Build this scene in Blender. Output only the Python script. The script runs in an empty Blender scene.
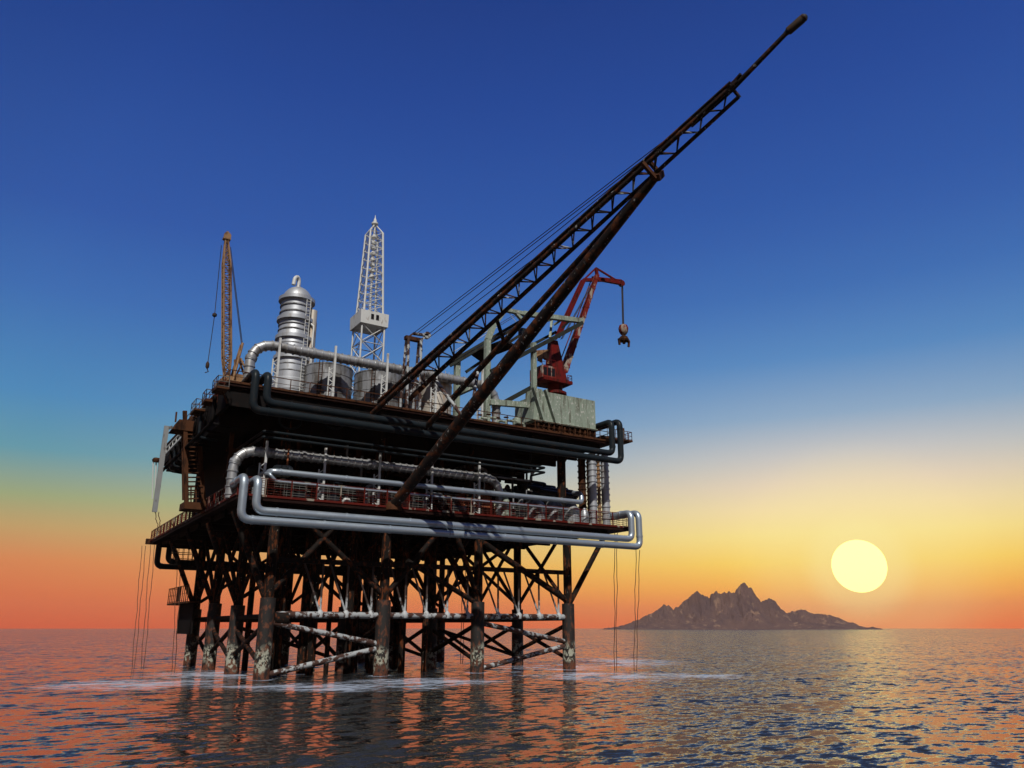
import bpy, math, random
from mathutils import Vector as V, Matrix, noise
R = random.Random(7)
S = bpy.context.scene
COL = S.collection
PI = math.pi
# ------------------------------------------------------------------ camera maths
F = 782.0
PITCH = math.atan(244 / F)
YAW = math.radians(57.5)
fw = V((math.cos(YAW), math.sin(YAW), 0)); rt = V((math.sin(YAW), -math.cos(YAW), 0)); zz = V((0, 0, 1))
fwd = fw * math.cos(PITCH) + zz * math.sin(PITCH)
upv = zz * math.cos(PITCH) - fw * math.sin(PITCH)
CAM = V((-29.06, -103.41, 6.0))
def ray(x, y): return fwd + rt * ((x - 512) / F) + upv * ((384 - y) / F)
def at(x, y, Y):                     # point of the plane Y = const
    r = ray(x, y); return CAM + r * ((Y - CAM.y) / r.y)
def atX(x, y, X):
    r = ray(x, y); return CAM + r * ((X - CAM.x) / r.x)
def atZ(x, y, Z):
    r = ray(x, y); return CAM + r * ((Z - CAM.z) / r.z)
def pj(p):
    v = V(p) - CAM; w = v.dot(fwd); return 512 + F * v.dot(rt) / w, 384 - F * v.dot(upv) / w
def wid(p, n): return n * (V(p) - CAM).dot(fwd) / F     # metres of n pixels there

# ------------------------------------------------------------------ materials
def new_mat(name):
    m = bpy.data.materials.new(name); m.use_nodes = True
    nt = m.node_tree; b = nt.nodes['Principled BSDF']
    return m, nt, b
def nd(nt, t, **kw):
    n = nt.nodes.new(t)
    for k, v in kw.items():
        if k in n.inputs.keys() if hasattr(n.inputs, 'keys') else False: n.inputs[k].default_value = v
        else: setattr(n, k, v)
    return n
def lk(nt, a, b): nt.links.new(a, b)
def pos_noise(nt, scale=(1, 1, 1), nscale=1.0, detail=6, rough=0.6):
    g = nd(nt, 'ShaderNodeNewGeometry')
    mp = nd(nt, 'ShaderNodeMapping'); mp.inputs['Scale'].default_value = scale
    lk(nt, g.outputs['Position'], mp.inputs['Vector'])
    n = nd(nt, 'ShaderNodeTexNoise'); n.inputs['Scale'].default_value = nscale
    n.inputs['Detail'].default_value = detail; n.inputs['Roughness'].default_value = rough
    lk(nt, mp.outputs['Vector'], n.inputs['Vector'])
    return n
def ramp(nt, src, stops, interp='LINEAR'):
    r = nd(nt, 'ShaderNodeValToRGB'); cr = r.color_ramp; cr.interpolation = interp
    while len(cr.elements) < len(stops): cr.elements.new(0.5)
    for e, (p, c) in zip(cr.elements, stops):
        e.position = p; e.color = (c, c, c, 1) if isinstance(c, (int, float)) else (*c, 1)
    lk(nt, src, r.inputs['Fac']); return r
def mix(nt, fac, a, b):
    m = nd(nt, 'ShaderNodeMix'); m.data_type = 'RGBA'
    for s, i in ((fac, 0), (a, 6), (b, 7)):
        if hasattr(s, 'links'): lk(nt, s, m.inputs[i])
        else: m.inputs[i].default_value = s if i == 0 else (*s, 1)
    return m.outputs[2]
def weathered(name, base, rust, lo=.5, hi=.62, nscale=.9, stretch=(1, 1, .35), rough=.6, metal=0.0,
              fleck=None, flo=.6, fhi=.66, var=.25, bump=.25):
    """paint or bare metal with rust patches of their own shape"""
    m, nt, b = new_mat(name)
    n1 = pos_noise(nt, stretch, nscale)
    n2 = pos_noise(nt, (1, 1, .5), nscale * .35, 3)
    d = [max(0, c * (1 - var)) for c in base]; l = [min(1, c * (1 + var)) for c in base]
    c = mix(nt, n2.outputs['Fac'], d, l)
    f = ramp(nt, n1.outputs['Fac'], [(lo, 0), (hi, 1)])
    c = mix(nt, f.outputs['Color'], c, rust)
    if fleck:
        n3 = pos_noise(nt, (1, 1, .6), nscale * 2.2)
        f3 = ramp(nt, n3.outputs['Fac'], [(flo, 0), (fhi, 1)])
        c = mix(nt, f3.outputs['Color'], c, fleck)
    lk(nt, c, b.inputs['Base Color'])
    b.inputs['Metallic'].default_value = metal
    if not metal: b.inputs['Specular IOR Level'].default_value = .5 if max(base) > .2 else .10
    rr = ramp(nt, n1.outputs['Fac'], [(lo, rough), (hi, min(1, rough + .25))])
    lk(nt, rr.outputs['Color'], b.inputs['Roughness'])
    if bump:
        bp = nd(nt, 'ShaderNodeBump'); bp.inputs['Strength'].default_value = bump; bp.inputs['Distance'].default_value = .05
        lk(nt, n1.outputs['Fac'], bp.inputs['Height']); lk(nt, bp.outputs['Normal'], b.inputs['Normal'])
    return m
def splash_mat(name):                 # leg sleeves: dark rust, with chipped pale paint in the splash zone
    m, nt, b = new_mat(name)
    n1 = pos_noise(nt, (1, 1, .6), 1.7); n2 = pos_noise(nt, (1, 1, .8), 2.3, 5, .7)
    c = mix(nt, ramp(nt, n1.outputs['Fac'], [(.52, 0), (.61, 1)]).outputs['Color'], (.009, .007, .006), (.095, .028, .010))
    g = nd(nt, 'ShaderNodeNewGeometry'); sx = nd(nt, 'ShaderNodeSeparateXYZ'); lk(nt, g.outputs['Position'], sx.inputs[0])
    n3 = pos_noise(nt, (1, 1, .5), .35, 3)
    h = nd(nt, 'ShaderNodeMath', operation='MULTIPLY_ADD'); lk(nt, n3.outputs['Fac'], h.inputs[0]); h.inputs[1].default_value = -5; lk(nt, sx.outputs['Z'], h.inputs[2])
    band = ramp(nt, nd_range(nt, h.outputs[0], -3.2, 4.0), [(.0, 0), (.20, 0), (.30, 1), (.55, 1), (.70, 0)])
    chip = ramp(nt, n2.outputs['Fac'], [(.42, 1), (.50, 0)])
    mm = nd(nt, 'ShaderNodeMath', operation='MULTIPLY'); lk(nt, band.outputs['Color'], mm.inputs[0])
    inv = ramp(nt, n2.outputs['Fac'], [(.465, 1), (.515, 0)]); lk(nt, inv.outputs['Color'], mm.inputs[1])
    c = mix(nt, mm.outputs[0], c, (.33, .33, .26))
    wet = ramp(nt, nd_range(nt, sx.outputs['Z'], 0, 2), [(0, 1), (.5, .6), (.9, 0)])
    n4 = ramp(nt, n2.outputs['Fac'], [(.45, 0), (.55, 1)])
    m2 = nd(nt, 'ShaderNodeMath', operation='MULTIPLY'); lk(nt, wet.outputs['Color'], m2.inputs[0]); lk(nt, n4.outputs['Color'], m2.inputs[1])
    c = mix(nt, m2.outputs[0], c, (.13, .035, .012))
    lk(nt, c, b.inputs['Base Color']); b.inputs['Roughness'].default_value = .75
    bp = nd(nt, 'ShaderNodeBump'); bp.inputs['Strength'].default_value = .4; bp.inputs['Distance'].default_value = .06
    lk(nt, n2.outputs['Fac'], bp.inputs['Height']); lk(nt, bp.outputs['Normal'], b.inputs['Normal'])
    return m
def lattice_mat(name):               # pale near the lower tie, dark brown above a ragged edge
    m, nt, b = new_mat(name)
    n2 = pos_noise(nt, (1, 1, .6), 1.3, 5, .7)
    g = nd(nt, 'ShaderNodeNewGeometry'); sx = nd(nt, 'ShaderNodeSeparateXYZ'); lk(nt, g.outputs['Position'], sx.inputs[0])
    h = nd(nt, 'ShaderNodeMath', operation='MULTIPLY_ADD'); lk(nt, n2.outputs['Fac'], h.inputs[0]); h.inputs[1].default_value = 9; lk(nt, sx.outputs['Z'], h.inputs[2])
    f = ramp(nt, nd_range(nt, h.outputs[0], 11, 17), [(.35, 0), (.55, 1)])
    c = mix(nt, f.outputs['Color'], (.38, .40, .41), (.03, .015, .010))
    lk(nt, c, b.inputs['Base Color']); b.inputs['Roughness'].default_value = .65
    return m
def nd_range(nt, src, a, bb):
    r = nd(nt, 'ShaderNodeMapRange'); r.inputs['From Min'].default_value = a; r.inputs['From Max'].default_value = bb
    lk(nt, src, r.inputs['Value']); return r.outputs['Result']

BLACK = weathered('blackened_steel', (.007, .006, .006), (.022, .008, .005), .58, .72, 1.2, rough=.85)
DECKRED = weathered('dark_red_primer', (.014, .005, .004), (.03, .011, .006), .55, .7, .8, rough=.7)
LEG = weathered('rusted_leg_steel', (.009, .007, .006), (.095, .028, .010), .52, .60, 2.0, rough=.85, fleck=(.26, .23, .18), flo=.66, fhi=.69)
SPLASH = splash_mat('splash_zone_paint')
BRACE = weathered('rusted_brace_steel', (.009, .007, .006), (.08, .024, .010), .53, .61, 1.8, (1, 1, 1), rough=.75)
PALEBRACE = weathered('chipped_white_brace', (.29, .31, .32), (.04, .014, .008), .46, .51, 1.0, (1, 1, 1), rough=.6, var=.35)
LATTICE = lattice_mat('pale_to_dark_lattice')
STEEL = weathered('galvanised_pipe', (.36, .42, .48), (.26, .30, .34), .55, .7, .5, (1, 1, 1), rough=.40, metal=.68, var=.12, bump=.05)
DARKPIPE = weathered('dark_painted_pipe', (.012, .017, .021), (.022, .020, .019), .58, .7, .8, (1, 1, 1), rough=.38, bump=.08)
DUCT = weathered('banded_duct_cladding', (.40, .41, .42), (.17, .16, .15), .47, .66, 1.2, (1, 1, .5), rough=.42, metal=.65, var=.2, bump=.12)
TANK = weathered('mottled_tank_steel', (.27, .28, .30), (.09, .085, .08), .45, .62, .8, (1, 1, .3), rough=.5, metal=.35, var=.3)
TOWER = weathered('tower_cladding', (.40, .42, .45), (.20, .17, .14), .56, .72, .6, (1, 1, .3), rough=.48, metal=.5, var=.25, bump=.12)
GOLD = weathered('orange_streaked_steel', (.48, .44, .38), (.34, .17, .05), .50, .66, .5, (1, 1, .15), rough=.45, metal=.35, var=.2)  # beige steel with noisy upright orange streaks
WHITE = weathered('white_steelwork', (.50, .51, .50), (.22, .17, .13), .58, .68, 1.4, rough=.5, var=.1, bump=.05)
YRUST = weathered('rusty_orange_steel', (.23, .125, .055), (.085, .036, .016), .50, .62, 1.5, rough=.7)
BROWN = weathered('brown_rusted_steel', (.065, .025, .011), (.02, .010, .007), .5, .62, 1.2, rough=.75)
BOOM = weathered('rusted_boom_steel', (.014, .011, .010), (.085, .027, .011), .50, .62, 1.0, (1, 1, 1), rough=.6, fleck=(.30, .29, .28), flo=.63, fhi=.68)
RED = weathered('red_crane_paint', (.105, .008, .006), (.028, .009, .006), .50, .62, 1.1, rough=.5)
PALERED = weathered('worn_red_and_white_paint', (.14, .016, .011), (.28, .24, .20), .54, .60, .9, rough=.6)
RAIL = weathered('worn_red_railing', (.085, .009, .006), (.24, .21, .17), .56, .59, .5, (1, 1, .2), rough=.6, bump=0)
WRAIL = weathered('pale_railing', (.13, .125, .115), (.07, .014, .009), .47, .52, .6, rough=.6, bump=0)
GREEN = weathered('pale_green_paint', (.21, .255, .205), (.085, .085, .06), .50, .64, 1.3, (1, 1, .13), rough=.65, fleck=(.40, .41, .37), flo=.56, fhi=.64, var=.3)
SHADEGREEN = weathered('shaded_worn_green_paint', (.022, .027, .024), (.022, .016, .012), .5, .66, 1.0, (1, 1, .5), rough=.7)  # the pale green darkened, standing in for shade on these beams
ORANGE = weathered('orange_rusted_plate', (.30, .085, .025), (.11, .03, .012), .46, .62, 1.3, rough=.75)
ROPE = weathered('hanging_rope', (.10, .05, .032), (.05, .03, .024), .5, .6, 1, rough=.9, bump=0)
CABLE = weathered('steel_cable', (.03, .03, .032), (.05, .03, .02), .5, .6, 1, rough=.6, bump=0)
GREYPANEL = weathered('grey_perforated_panel', (.19, .20, .205), (.10, .09, .085), .54, .64, 2.2, rough=.6, var=.2)
DARKGLASS = weathered('dark_window', (.012, .012, .014), (.02, .02, .02), .5, .7, 1, rough=.2, bump=0)

# ------------------------------------------------------------------ mesh helpers
class M:
    def __init__(s): s.v = []; s.f = []
    def _ring_faces(s, a, b, n):
        for i in range(n):
            j = (i + 1) % n
            s.f.append((a + i, a + j, b + j, b + i))
    def tube(s, pts, r, n=10, caps=True):
        pts = [V(p) for p in pts]
        rs = r if isinstance(r, (list, tuple)) else [r] * len(pts)
        t0 = (pts[1] - pts[0]).normalized()
        a = V((0, 0, 1)) if abs(t0.z) < .9 else V((1, 0, 0))
        u = t0.cross(a).normalized(); prev = t0; starts = []
        for i, p in enumerate(pts):
            if i == 0: t = t0
            elif i == len(pts) - 1: t = (pts[i] - pts[i - 1]).normalized()
            else:
                t = ((pts[i + 1] - p).normalized() + (p - pts[i - 1]).normalized())
                t = t.normalized() if t.length > 1e-6 else prev
            ax = prev.cross(t)
            if ax.length > 1e-7: u = Matrix.Rotation(prev.angle(t), 3, ax.normalized()) @ u
            u = (u - t * u.dot(t)).normalized(); w = t.cross(u); prev = t
            starts.append(len(s.v))
            for k in range(n):
                an = 2 * PI * k / n
                s.v.append(p + (u * math.cos(an) + w * math.sin(an)) * rs[i])
        for i in range(len(starts) - 1): s._ring_faces(starts[i], starts[i + 1], n)
        if caps:
            s.f.append(tuple(range(starts[0], starts[0] + n))[::-1]); s.f.append(tuple(range(starts[-1], starts[-1] + n)))
        return s
    def beam(s, a, b, w, h, up=(0, 0, 1)):
        a = V(a); b = V(b); t = (b - a).normalized(); up = V(up)
        if abs(t.dot(up)) > .97: up = V((0, 1, 0))
        x = t.cross(up).normalized() * (w / 2); y = x.normalized().cross(t).normalized() * (h / 2)
        k = len(s.v)
        for p in (a, b): s.v += [p - x - y, p + x - y, p + x + y, p - x + y]
        s.f += [(k, k + 3, k + 2, k + 1), (k + 4, k + 5, k + 6, k + 7), (k, k + 1, k + 5, k + 4), (k + 1, k + 2, k + 6, k + 5), (k + 2, k + 3, k + 7, k + 6), (k + 3, k, k + 4, k + 7)]
        return s
    def box(s, lo, hi):
        x0, y0, z0 = lo; x1, y1, z1 = hi; k = len(s.v)
        s.v += [V(p) for p in ((x0, y0, z0), (x1, y0, z0), (x1, y1, z0), (x0, y1, z0), (x0, y0, z1), (x1, y0, z1), (x1, y1, z1), (x0, y1, z1))]
        s.f += [(k, k + 3, k + 2, k + 1), (k + 4, k + 5, k + 6, k + 7), (k, k + 1, k + 5, k + 4), (k + 1, k + 2, k + 6, k + 5), (k + 2, k + 3, k + 7, k + 6), (k + 3, k, k + 4, k + 7)]
        return s
    def hexa(s, pts):                 # 8 corners, bottom four then top four
        k = len(s.v); s.v += [V(p) for p in pts]
        s.f += [(k, k + 3, k + 2, k + 1), (k + 4, k + 5, k + 6, k + 7), (k, k + 1, k + 5, k + 4), (k + 1, k + 2, k + 6, k + 5), (k + 2, k + 3, k + 7, k + 6), (k + 3, k, k + 4, k + 7)]
        return s
    def lathe(s, c, prof, n=24, ax=(0, 0, 1)):
        c = V(c); ax = V(ax).normalized()
        a = V((1, 0, 0)) if abs(ax.x) < .9 else V((0, 1, 0))
        u = (a - ax * a.dot(ax)).normalized(); w = ax.cross(u); st = []
        for r, z in prof:
            st.append(len(s.v))
            for k in range(n):
                an = 2 * PI * k / n
                s.v.append(c + ax * z + (u * math.cos(an) + w * math.sin(an)) * max(r, 1e-3))
        for i in range(len(st) - 1): s._ring_faces(st[i], st[i + 1], n)
        s.f.append(tuple(range(st[0], st[0] + n))[::-1]); s.f.append(tuple(range(st[-1], st[-1] + n)))
        return s
    def band(s, c, r, h, t=.06, n=24, ax=(0, 0, 1)):
        return s.lathe(c, [(r - .02, -h / 2), (r + t, -h / 2), (r + t, h / 2), (r - .02, h / 2)], n, ax)
    def lattice(s, bot, top, n, rl, rb, cross=True):
        bot = [V(p) for p in bot]; top = [V(p) for p in top]; m = len(bot)
        for p, q in zip(bot, top): s.tube([p, q], rl, 6)
        for i in range(n):
            for k in range(m):
                j = (k + 1) % m
                if m == 2 and k == 1: continue
                a0 = bot[k].lerp(top[k], i / n); a1 = bot[k].lerp(top[k], (i + 1) / n)
                b0 = bot[j].lerp(top[j], i / n); b1 = bot[j].lerp(top[j], (i + 1) / n)
                s.tube([a1, b1], rb, 4)
                if cross or i % 2 == 0: s.tube([a0, b1], rb, 4)
                if cross or i % 2: s.tube([b0, a1], rb, 4)
        return s
    def build(s, name, mat, parent=None, label=None, smooth=True):
        me = bpy.data.meshes.new(name); me.from_pydata([tuple(p) for p in s.v], [], s.f); me.update()
        if smooth:
            for p in me.polygons: p.use_smooth = True
            me.set_sharp_from_angle(angle=math.radians(38))
        me.materials.append(mat)
        o = bpy.data.objects.new(name, me); COL.objects.link(o)
        if parent:
            o.parent = parent
            o.matrix_parent_inverse = Matrix.Translation(-parent.location)
        if label: o['label'] = label
        return o
def tag(o, label, cat, group=None):
    o['label'] = label; o['category'] = cat
    if group: o['group'] = group
    return o
def thing(name, loc, label, cat, group=None):
    o = bpy.data.objects.new(name, None); COL.objects.link(o); o.location = V(loc); o.empty_display_size = .5
    return tag(o, label, cat, group)
def one(name, m, mat, label, cat, group=None): return tag(m.build(name, mat), label, cat, group)
def fillet(pts, r, seg=6):
    pts = [V(p) for p in pts]; out = [pts[0]]
    for a, b, c in zip(pts, pts[1:], pts[2:]):
        d0 = (a - b); d1 = (c - b); rr = min(r, d0.length * .48, d1.length * .48)
        p = b + d0.normalized() * rr; q = b + d1.normalized() * rr
        for i in range(seg + 1):
            t = i / seg; out.append(p.lerp(b, t).lerp(b.lerp(q, t), t))
    out.append(pts[-1]); return out
def along(pts, step):                 # points and tangents every step metres
    pts = [V(p) for p in pts]; res = []; need = step * .5
    for a, b in zip(pts, pts[1:]):
        L = (b - a).length; t = need
        while t < L:
            res.append((a.lerp(b, t / L), (b - a).normalized())); t += step
        need = t - L
    return res
def banded_duct(path, r, step, n=18):
    m = M(); m.tube(path, r, n)
    for p, t in along(path, step): m.band(p, r, .14, .07, n, t)
    return m

# ------------------------------------------------------------------ levels
ZL, ZU = 21.8, 36.0
LX0, LX1, LY0, LY1 = -6.0, 57.2, -4.0, 62.0
UX0, UX1, UY0, UY1 = -8.5, 54.5, -4.0, 42.0
XS = (-0.3, 15.3, 30.0, 46.2); YS = (-1.5, 13.0, 27.0, 41.0)

# ------------------------------------------------------------------ the platform itself
P = thing('oil_platform', (0, 0, 0), 'rusty black two-deck offshore oil platform standing on tubular legs in the sea', 'oil platform')
# legs
for i, x in enumerate(XS):
    for j, y in enumerate(YS):
        front = j == 0 or i == 0
        rl = .66 if (front or (i == 3 and j == 1)) else .56
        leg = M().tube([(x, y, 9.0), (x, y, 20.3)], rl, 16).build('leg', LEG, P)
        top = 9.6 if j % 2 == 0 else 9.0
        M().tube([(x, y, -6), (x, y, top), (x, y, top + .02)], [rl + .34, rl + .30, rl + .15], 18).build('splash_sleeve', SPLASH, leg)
        M().lathe((x, y, 19.3), [(rl, 0), (rl + .75, .9), (rl + .75, 1.1)], 16).build('flared_head', LEG, leg)
# conductor pipes
for i in range(6):
    for j in range(4):
        if R.random() < .12: continue
        x = 4.2 + i * 4.1 + R.uniform(-.8, .8); y = 5 + j * 5.6 + R.uniform(-.8, .8)
        M().tube([(x, y, -4), (x, y, 20.4)], R.uniform(.34, .62), 12).build('conductor_pipe', LEG, P)
# braces
def brace(a, b, r=.32, mat=None): return M().tube([a, b], r, 10).build('brace', mat or BRACE, P)
def hbeam(a, b, r, mat): return M().tube([a, b], r, 12).build('horizontal_tie', mat, P)
f = YS[0]
hbeam((XS[0] + 1.2, f, 7.6), (XS[1] - .8, f, 7.6), .42, PALEBRACE)
hbeam((XS[1] + .8, f, 7.6), (XS[2] - .8, f, 7.6), .40, PALEBRACE)
hbeam((XS[2] + .8, f, 7.6), (XS[3] - .8, f, 7.6), .42, PALEBRACE)
M().tube([(XS[0] + .9, f, 7.1), (XS[0] + 2.6, f, 7.1)], .85, 14).build('brace_socket', BRACE, P)
for a, b in ((0, 1), (1, 2), (2, 3)):
    x0, x1 = XS[a] + .8, XS[b] - .8
    M().beam((x0, f, 14.3), (x1, f, 14.3), .62, .62).build('horizontal_tie', BRACE, P)
    n = 4; st = (x1 - x0) / n
    for k in range(n):
        xa = x0 + (k + .72) * st
        if a == 0 and k == 0: continue
        m = M(); m.tube([(xa, f, 7.6), (xa, f, 14.0)], .15, 8); m.tube([(xa, f, 7.8), (xa - st * .72, f, 14.0)], .14, 8)
        m.lathe((xa, f, 7.55), [(.40, -.25), (.46, -.1), (.46, .35), (.2, .7)], 10)
        m.build('lattice_strut', LATTICE, P)
# K braces, pale and chipped on the outer front bays
for a, b in ((0, 1), (2, 3)):
    brace((XS[a] + .8, f - .3, 6.6), (XS[b] - .6, f, 4.0), .36, PALEBRACE)
    brace((XS[a] + .8, f - .3, .6), (XS[b] - .6, f, 3.4), .36, PALEBRACE)
# under-deck diagonals of the front row
brace((XS[0] + .4, f, 10.5), (8.5, f, 19.8), .38); brace((XS[1] - .4, f, 10.5), (3.2, f, 19.8), .38)
brace((XS[1] + .4, f, 10.5), (24.0, f, 20.0), .40)
brace((XS[2] - .3, f, 10.8), (25.8, f, 20.0), .42); brace((XS[2] - .4, f, 9.5), (18.5, f, 15.0), .36)
brace((XS[3] - .4, f, 10.2), (30.0, f, 18.5), .46)
brace((XS[3] + .4, f, 9.8), (54.0, f, 20.6), .42)
for x in XS[1:]:
    m = M(); m.tube([(x, f, 18.2), (x - 1.5, f, 20.3)], .2, 8); m.tube([(x, f, 18.2), (x + 1.5, f, 20.3)], .2, 8); m.build('knee_brace', BRACE, P)
# side rows: overhang struts and K braces between neighbours
for y in YS: brace((XS[0] - .3, y, 9.4), (LX0 + .6, y + 1, 20.2), .40)
for i, x in enumerate(XS):
    for j in range(3):
        y0, y1 = YS[j] + .7, YS[j + 1] - .7
        brace((x, y0, 10.0), (x, y1 - .6, 20.6), .32); brace((x, y1, 10.0), (x, y0 + .6, 20.6), .3)
        brace((x, y0, 6.4), (x, y1, 2.6), .32); brace((x, y0, 1.6), (x, y1, 5.6), .3)
        if i in (0, 3): hbeam((x, y0, 7.4), (x, y1, 7.4), .3, BRACE)
for j in (1, 2, 3):
    for i in range(3):
        y = YS[j]; x0, x1 = XS[i] + .6, XS[i + 1] - .6
        hbeam((x0, y, 7.2), (x1, y, 7.2), .26, BRACE)
        if j != 2: brace((x0, y, 10.2), (x1 - 2, y, 19), .28)
        if j != 2: brace((x1, y, 10.2), (x0 + 3, y, 19), .28)
        if j == 1: brace((x0, y, 6), (x1, y, 1.6), .26)
# decks
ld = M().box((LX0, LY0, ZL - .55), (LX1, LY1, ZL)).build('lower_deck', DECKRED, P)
g = M()
for k in range(8): y = LY0 + 2.2 + k * 8.2; g.beam((LX0 + 1.0, y, ZL - 1.05), (LX1 - 3, y, ZL - 1.05), .45, 1.0)
for k in range(11): x = LX0 + 1.5 + k * 5.6; g.beam((x, LY0 + 1.5, ZL - .9), (x, LY1 - 1, ZL - .9), .35, .7)
g.build('floor_girder', BLACK, ld)
M().box((LX0 - .05, LY0 - .12, ZL - .1), (LX1 + .05, LY0 - .003, ZL + .16)).build('kick_plate', RAIL, ld)
M().box((LX0 - .12, LY0, ZL - .1), (LX0 - .003, LY1, ZL + .16)).build('kick_plate', RAIL, ld)
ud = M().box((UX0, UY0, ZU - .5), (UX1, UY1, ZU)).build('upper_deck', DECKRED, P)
g = M()
for k in range(7): y = UY0 + 1.4 + k * 6.3; g.beam((UX0 + .6, y, ZU - 1.35), (UX1 - 2, y, ZU - 1.35), .5, 1.6)
for k in range(12): x = UX0 + .5 + k * 5.2; g.beam((x, UY0 + .8, ZU - 1.15), (x, UY1 - .5, ZU - 1.15), .35, 1.1)
g.build('floor_girder', BLACK, ud)
M().box((UX0 - .05, UY0 - .14, ZU - .16), (UX1 + .05, UY0 - .003, ZU + .12)).build('kick_plate', BROWN, ud)
M().box((UX0 - .14, UY0, ZU - .16), (UX0 - .003, UY1, ZU + .12)).build('kick_plate', BROWN, ud)
# columns between the decks
for x in (1.0, 15.0, 30.0, 47.6):
    for y in (1.5, 14.0, 27.0, 40.0):
        if x < 40 and 5 < y < 30: continue
        c = M().tube([(x, y, ZL), (x, y, ZU - .5)], .72, 14).build('deck_column', LEG, P)
        m = M(); m.tube([(x, y, ZU - 4), (x - 2, y, ZU - 1.2)], .28, 8); m.tube([(x, y, ZU - 4), (x + 2, y, ZU - 1.2)], .28, 8); m.build('knee_brace', LEG, c)
# the dark machinery core between the decks
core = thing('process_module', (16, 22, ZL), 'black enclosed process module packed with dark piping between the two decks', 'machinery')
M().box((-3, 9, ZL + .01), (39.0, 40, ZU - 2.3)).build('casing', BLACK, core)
m = M()
for k in range(9): x = -5.5 + k * 4.6; m.beam((x, 4.5, ZL + .1), (x, 4.5, ZU - 1.5), .5, .5, (0, 1, 0))
for z in (25.5, 29.0, 32.0): m.beam((-6, 4.6, z), (34, 4.6, z), .4, .5)
m.build('frame', BROWN, core)
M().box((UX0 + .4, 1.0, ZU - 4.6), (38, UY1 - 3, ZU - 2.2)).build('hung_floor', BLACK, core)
for k in range(34):
    x = R.uniform(-3, 36); z = R.uniform(ZL + 1.5, ZU - 3); y = R.uniform(1.6, 8.2); r = R.uniform(.09, .3)
    a = V((x, y, z)); L = R.uniform(3, 12)
    pts = [a, a + V((L, 0, 0)), a + V((L, 0, R.choice((-1, 1)) * R.uniform(1, 4)))]
    if k % 3 == 0: pts.insert(0, a + V((0, R.uniform(1, 3), 0)))
    for q in pts: q.z = min(max(q.z, ZL + .4), ZU - 2)
    M().tube(fillet(pts, .7, 4), r, 8).build('process_pipe', R.choice((DARKPIPE, DARKPIPE, BROWN, BLACK, TANK)), core)
for k in range(16):
    x = R.uniform(-2, 40); y = R.uniform(2, 7); z = R.uniform(ZL, ZL + 7)
    m = M(); h = R.uniform(1, 2.6); w = R.uniform(.5, 1.3)
    m.lathe((x, y, z), [(w * .7, 0), (w, .15), (w, h), (w * .6, h + .4), (.15, h + .5)], 14)
    m.tube([(x, y, z + h), (x, y, z + h + 1.6)], .12, 6)
    m.build('vessel', R.choice((DARKPIPE, BROWN, BLACK)), core)
for k in range(18):
    x = -2 + k * 2.7 + R.uniform(-.8, .8); y = R.uniform(.6, 2.6); h = R.uniform(1.2, 3.4); w = R.uniform(.35, .9)
    m = M()
    if k % 3 == 0: m.tube(fillet([(x, y, ZL), (x, y, ZL + h + 1), (x + R.uniform(1.5, 3.5), y, ZL + h + 1), (x + 2.5, y + 3, ZL + h + 1)], .9, 5), w * .5, 10)
    elif k % 3 == 1:
        m.lathe((x, y, ZL), [(w, 0), (w, h), (w * .5, h + .4), (.1, h + .5)], 14); m.tube([(x, y, ZL + h), (x, y, ZL + h + 2.2), (x + 1.4, y + .4, ZL + h + 2.2)], .1, 6)
    else:
        m.lathe((x - 1.2, y, ZL + 1.4), [(w * .4, 0), (w * .8, .2), (w * .8, 2.2), (w * .4, 2.4)], 14, (1, 0, 0)); m.beam((x - .6, y, ZL), (x - .6, y, ZL + 1.4), .2, .4, (0, 1, 0)); m.beam((x + .6, y, ZL), (x + .6, y, ZL + 1.4), .2, .4, (0, 1, 0))
    m.build(('riser_elbow', 'vessel', 'drum')[k % 3], R.choice((TANK, DARKPIPE, BROWN, WRAIL, TANK)), core)
for k in range(22):
    x = R.uniform(0, 34); y = R.uniform(3, 8); z = R.uniform(ZU - 6, ZU - 3)
    M().tube([(x, y, z), (x + R.uniform(-.4, .4), y, z + R.uniform(1, 2.6))], R.uniform(.07, .13), 6).build('hanger_rod', R.choice((YRUST, BROWN, ORANGE)), core)
# rear pipe rack that shows against the sky at the open corner
m = M()
for k in range(5):
    z = ZL + 2.6 + k * 1.3; y = 14 + k * 3.2
    m.tube(fillet([(32, y, z + 1.0), (39 + k, y, z), (44 - k, y + 2, z), (44 - k, y + 2, ZL)], 1, 4), .28, 8)
for x in (36, 40, 44): m.beam((x, 16, ZL), (x, 16, ZL + 6), .35, .35)
for k in range(12):
    x = R.uniform(35, 46); y = R.uniform(12, 30); z = ZL + R.uniform(2, 7.5)
    m.tube(fillet([(x, y, z), (x + R.uniform(3, 8), y, z), (x + R.uniform(3, 8), y + 3, z - 1), (x + 5, y + 3, ZL)], .8, 4), R.uniform(.12, .35), 8)
m.box((36, 12, ZL + .005), (49, 18, ZL + 3.0)); m.box((38, 18.5, ZL + .005), (47, 24, ZL + 4.4))
for k in range(5): m.lathe((38 + k * 2.2, 14, ZL + 3.0), [(.7, 0), (.7, .8), (.2, 1.3)], 10)
m.build('pipe_rack', BLACK, core)
m = M()
for (xa, ya, xb, yb, Y, r) in ((500, 477, 546, 484, 12, .28), (505, 482, 556, 487, 14, .22), (520, 486, 574, 492, 12, .35), (515, 474, 535, 471, 10, .2), (510, 470, 531, 466, 9, .2), (540, 490, 578, 496, 9, .3)):
    p, q = at(xa, ya, Y), at(xb, yb, Y); m.tube(fillet([p, q, q + V((.4, 2, -.4)), V((q.x + .4, q.y + 2, ZL))], .7, 5), r, 8)
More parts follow.
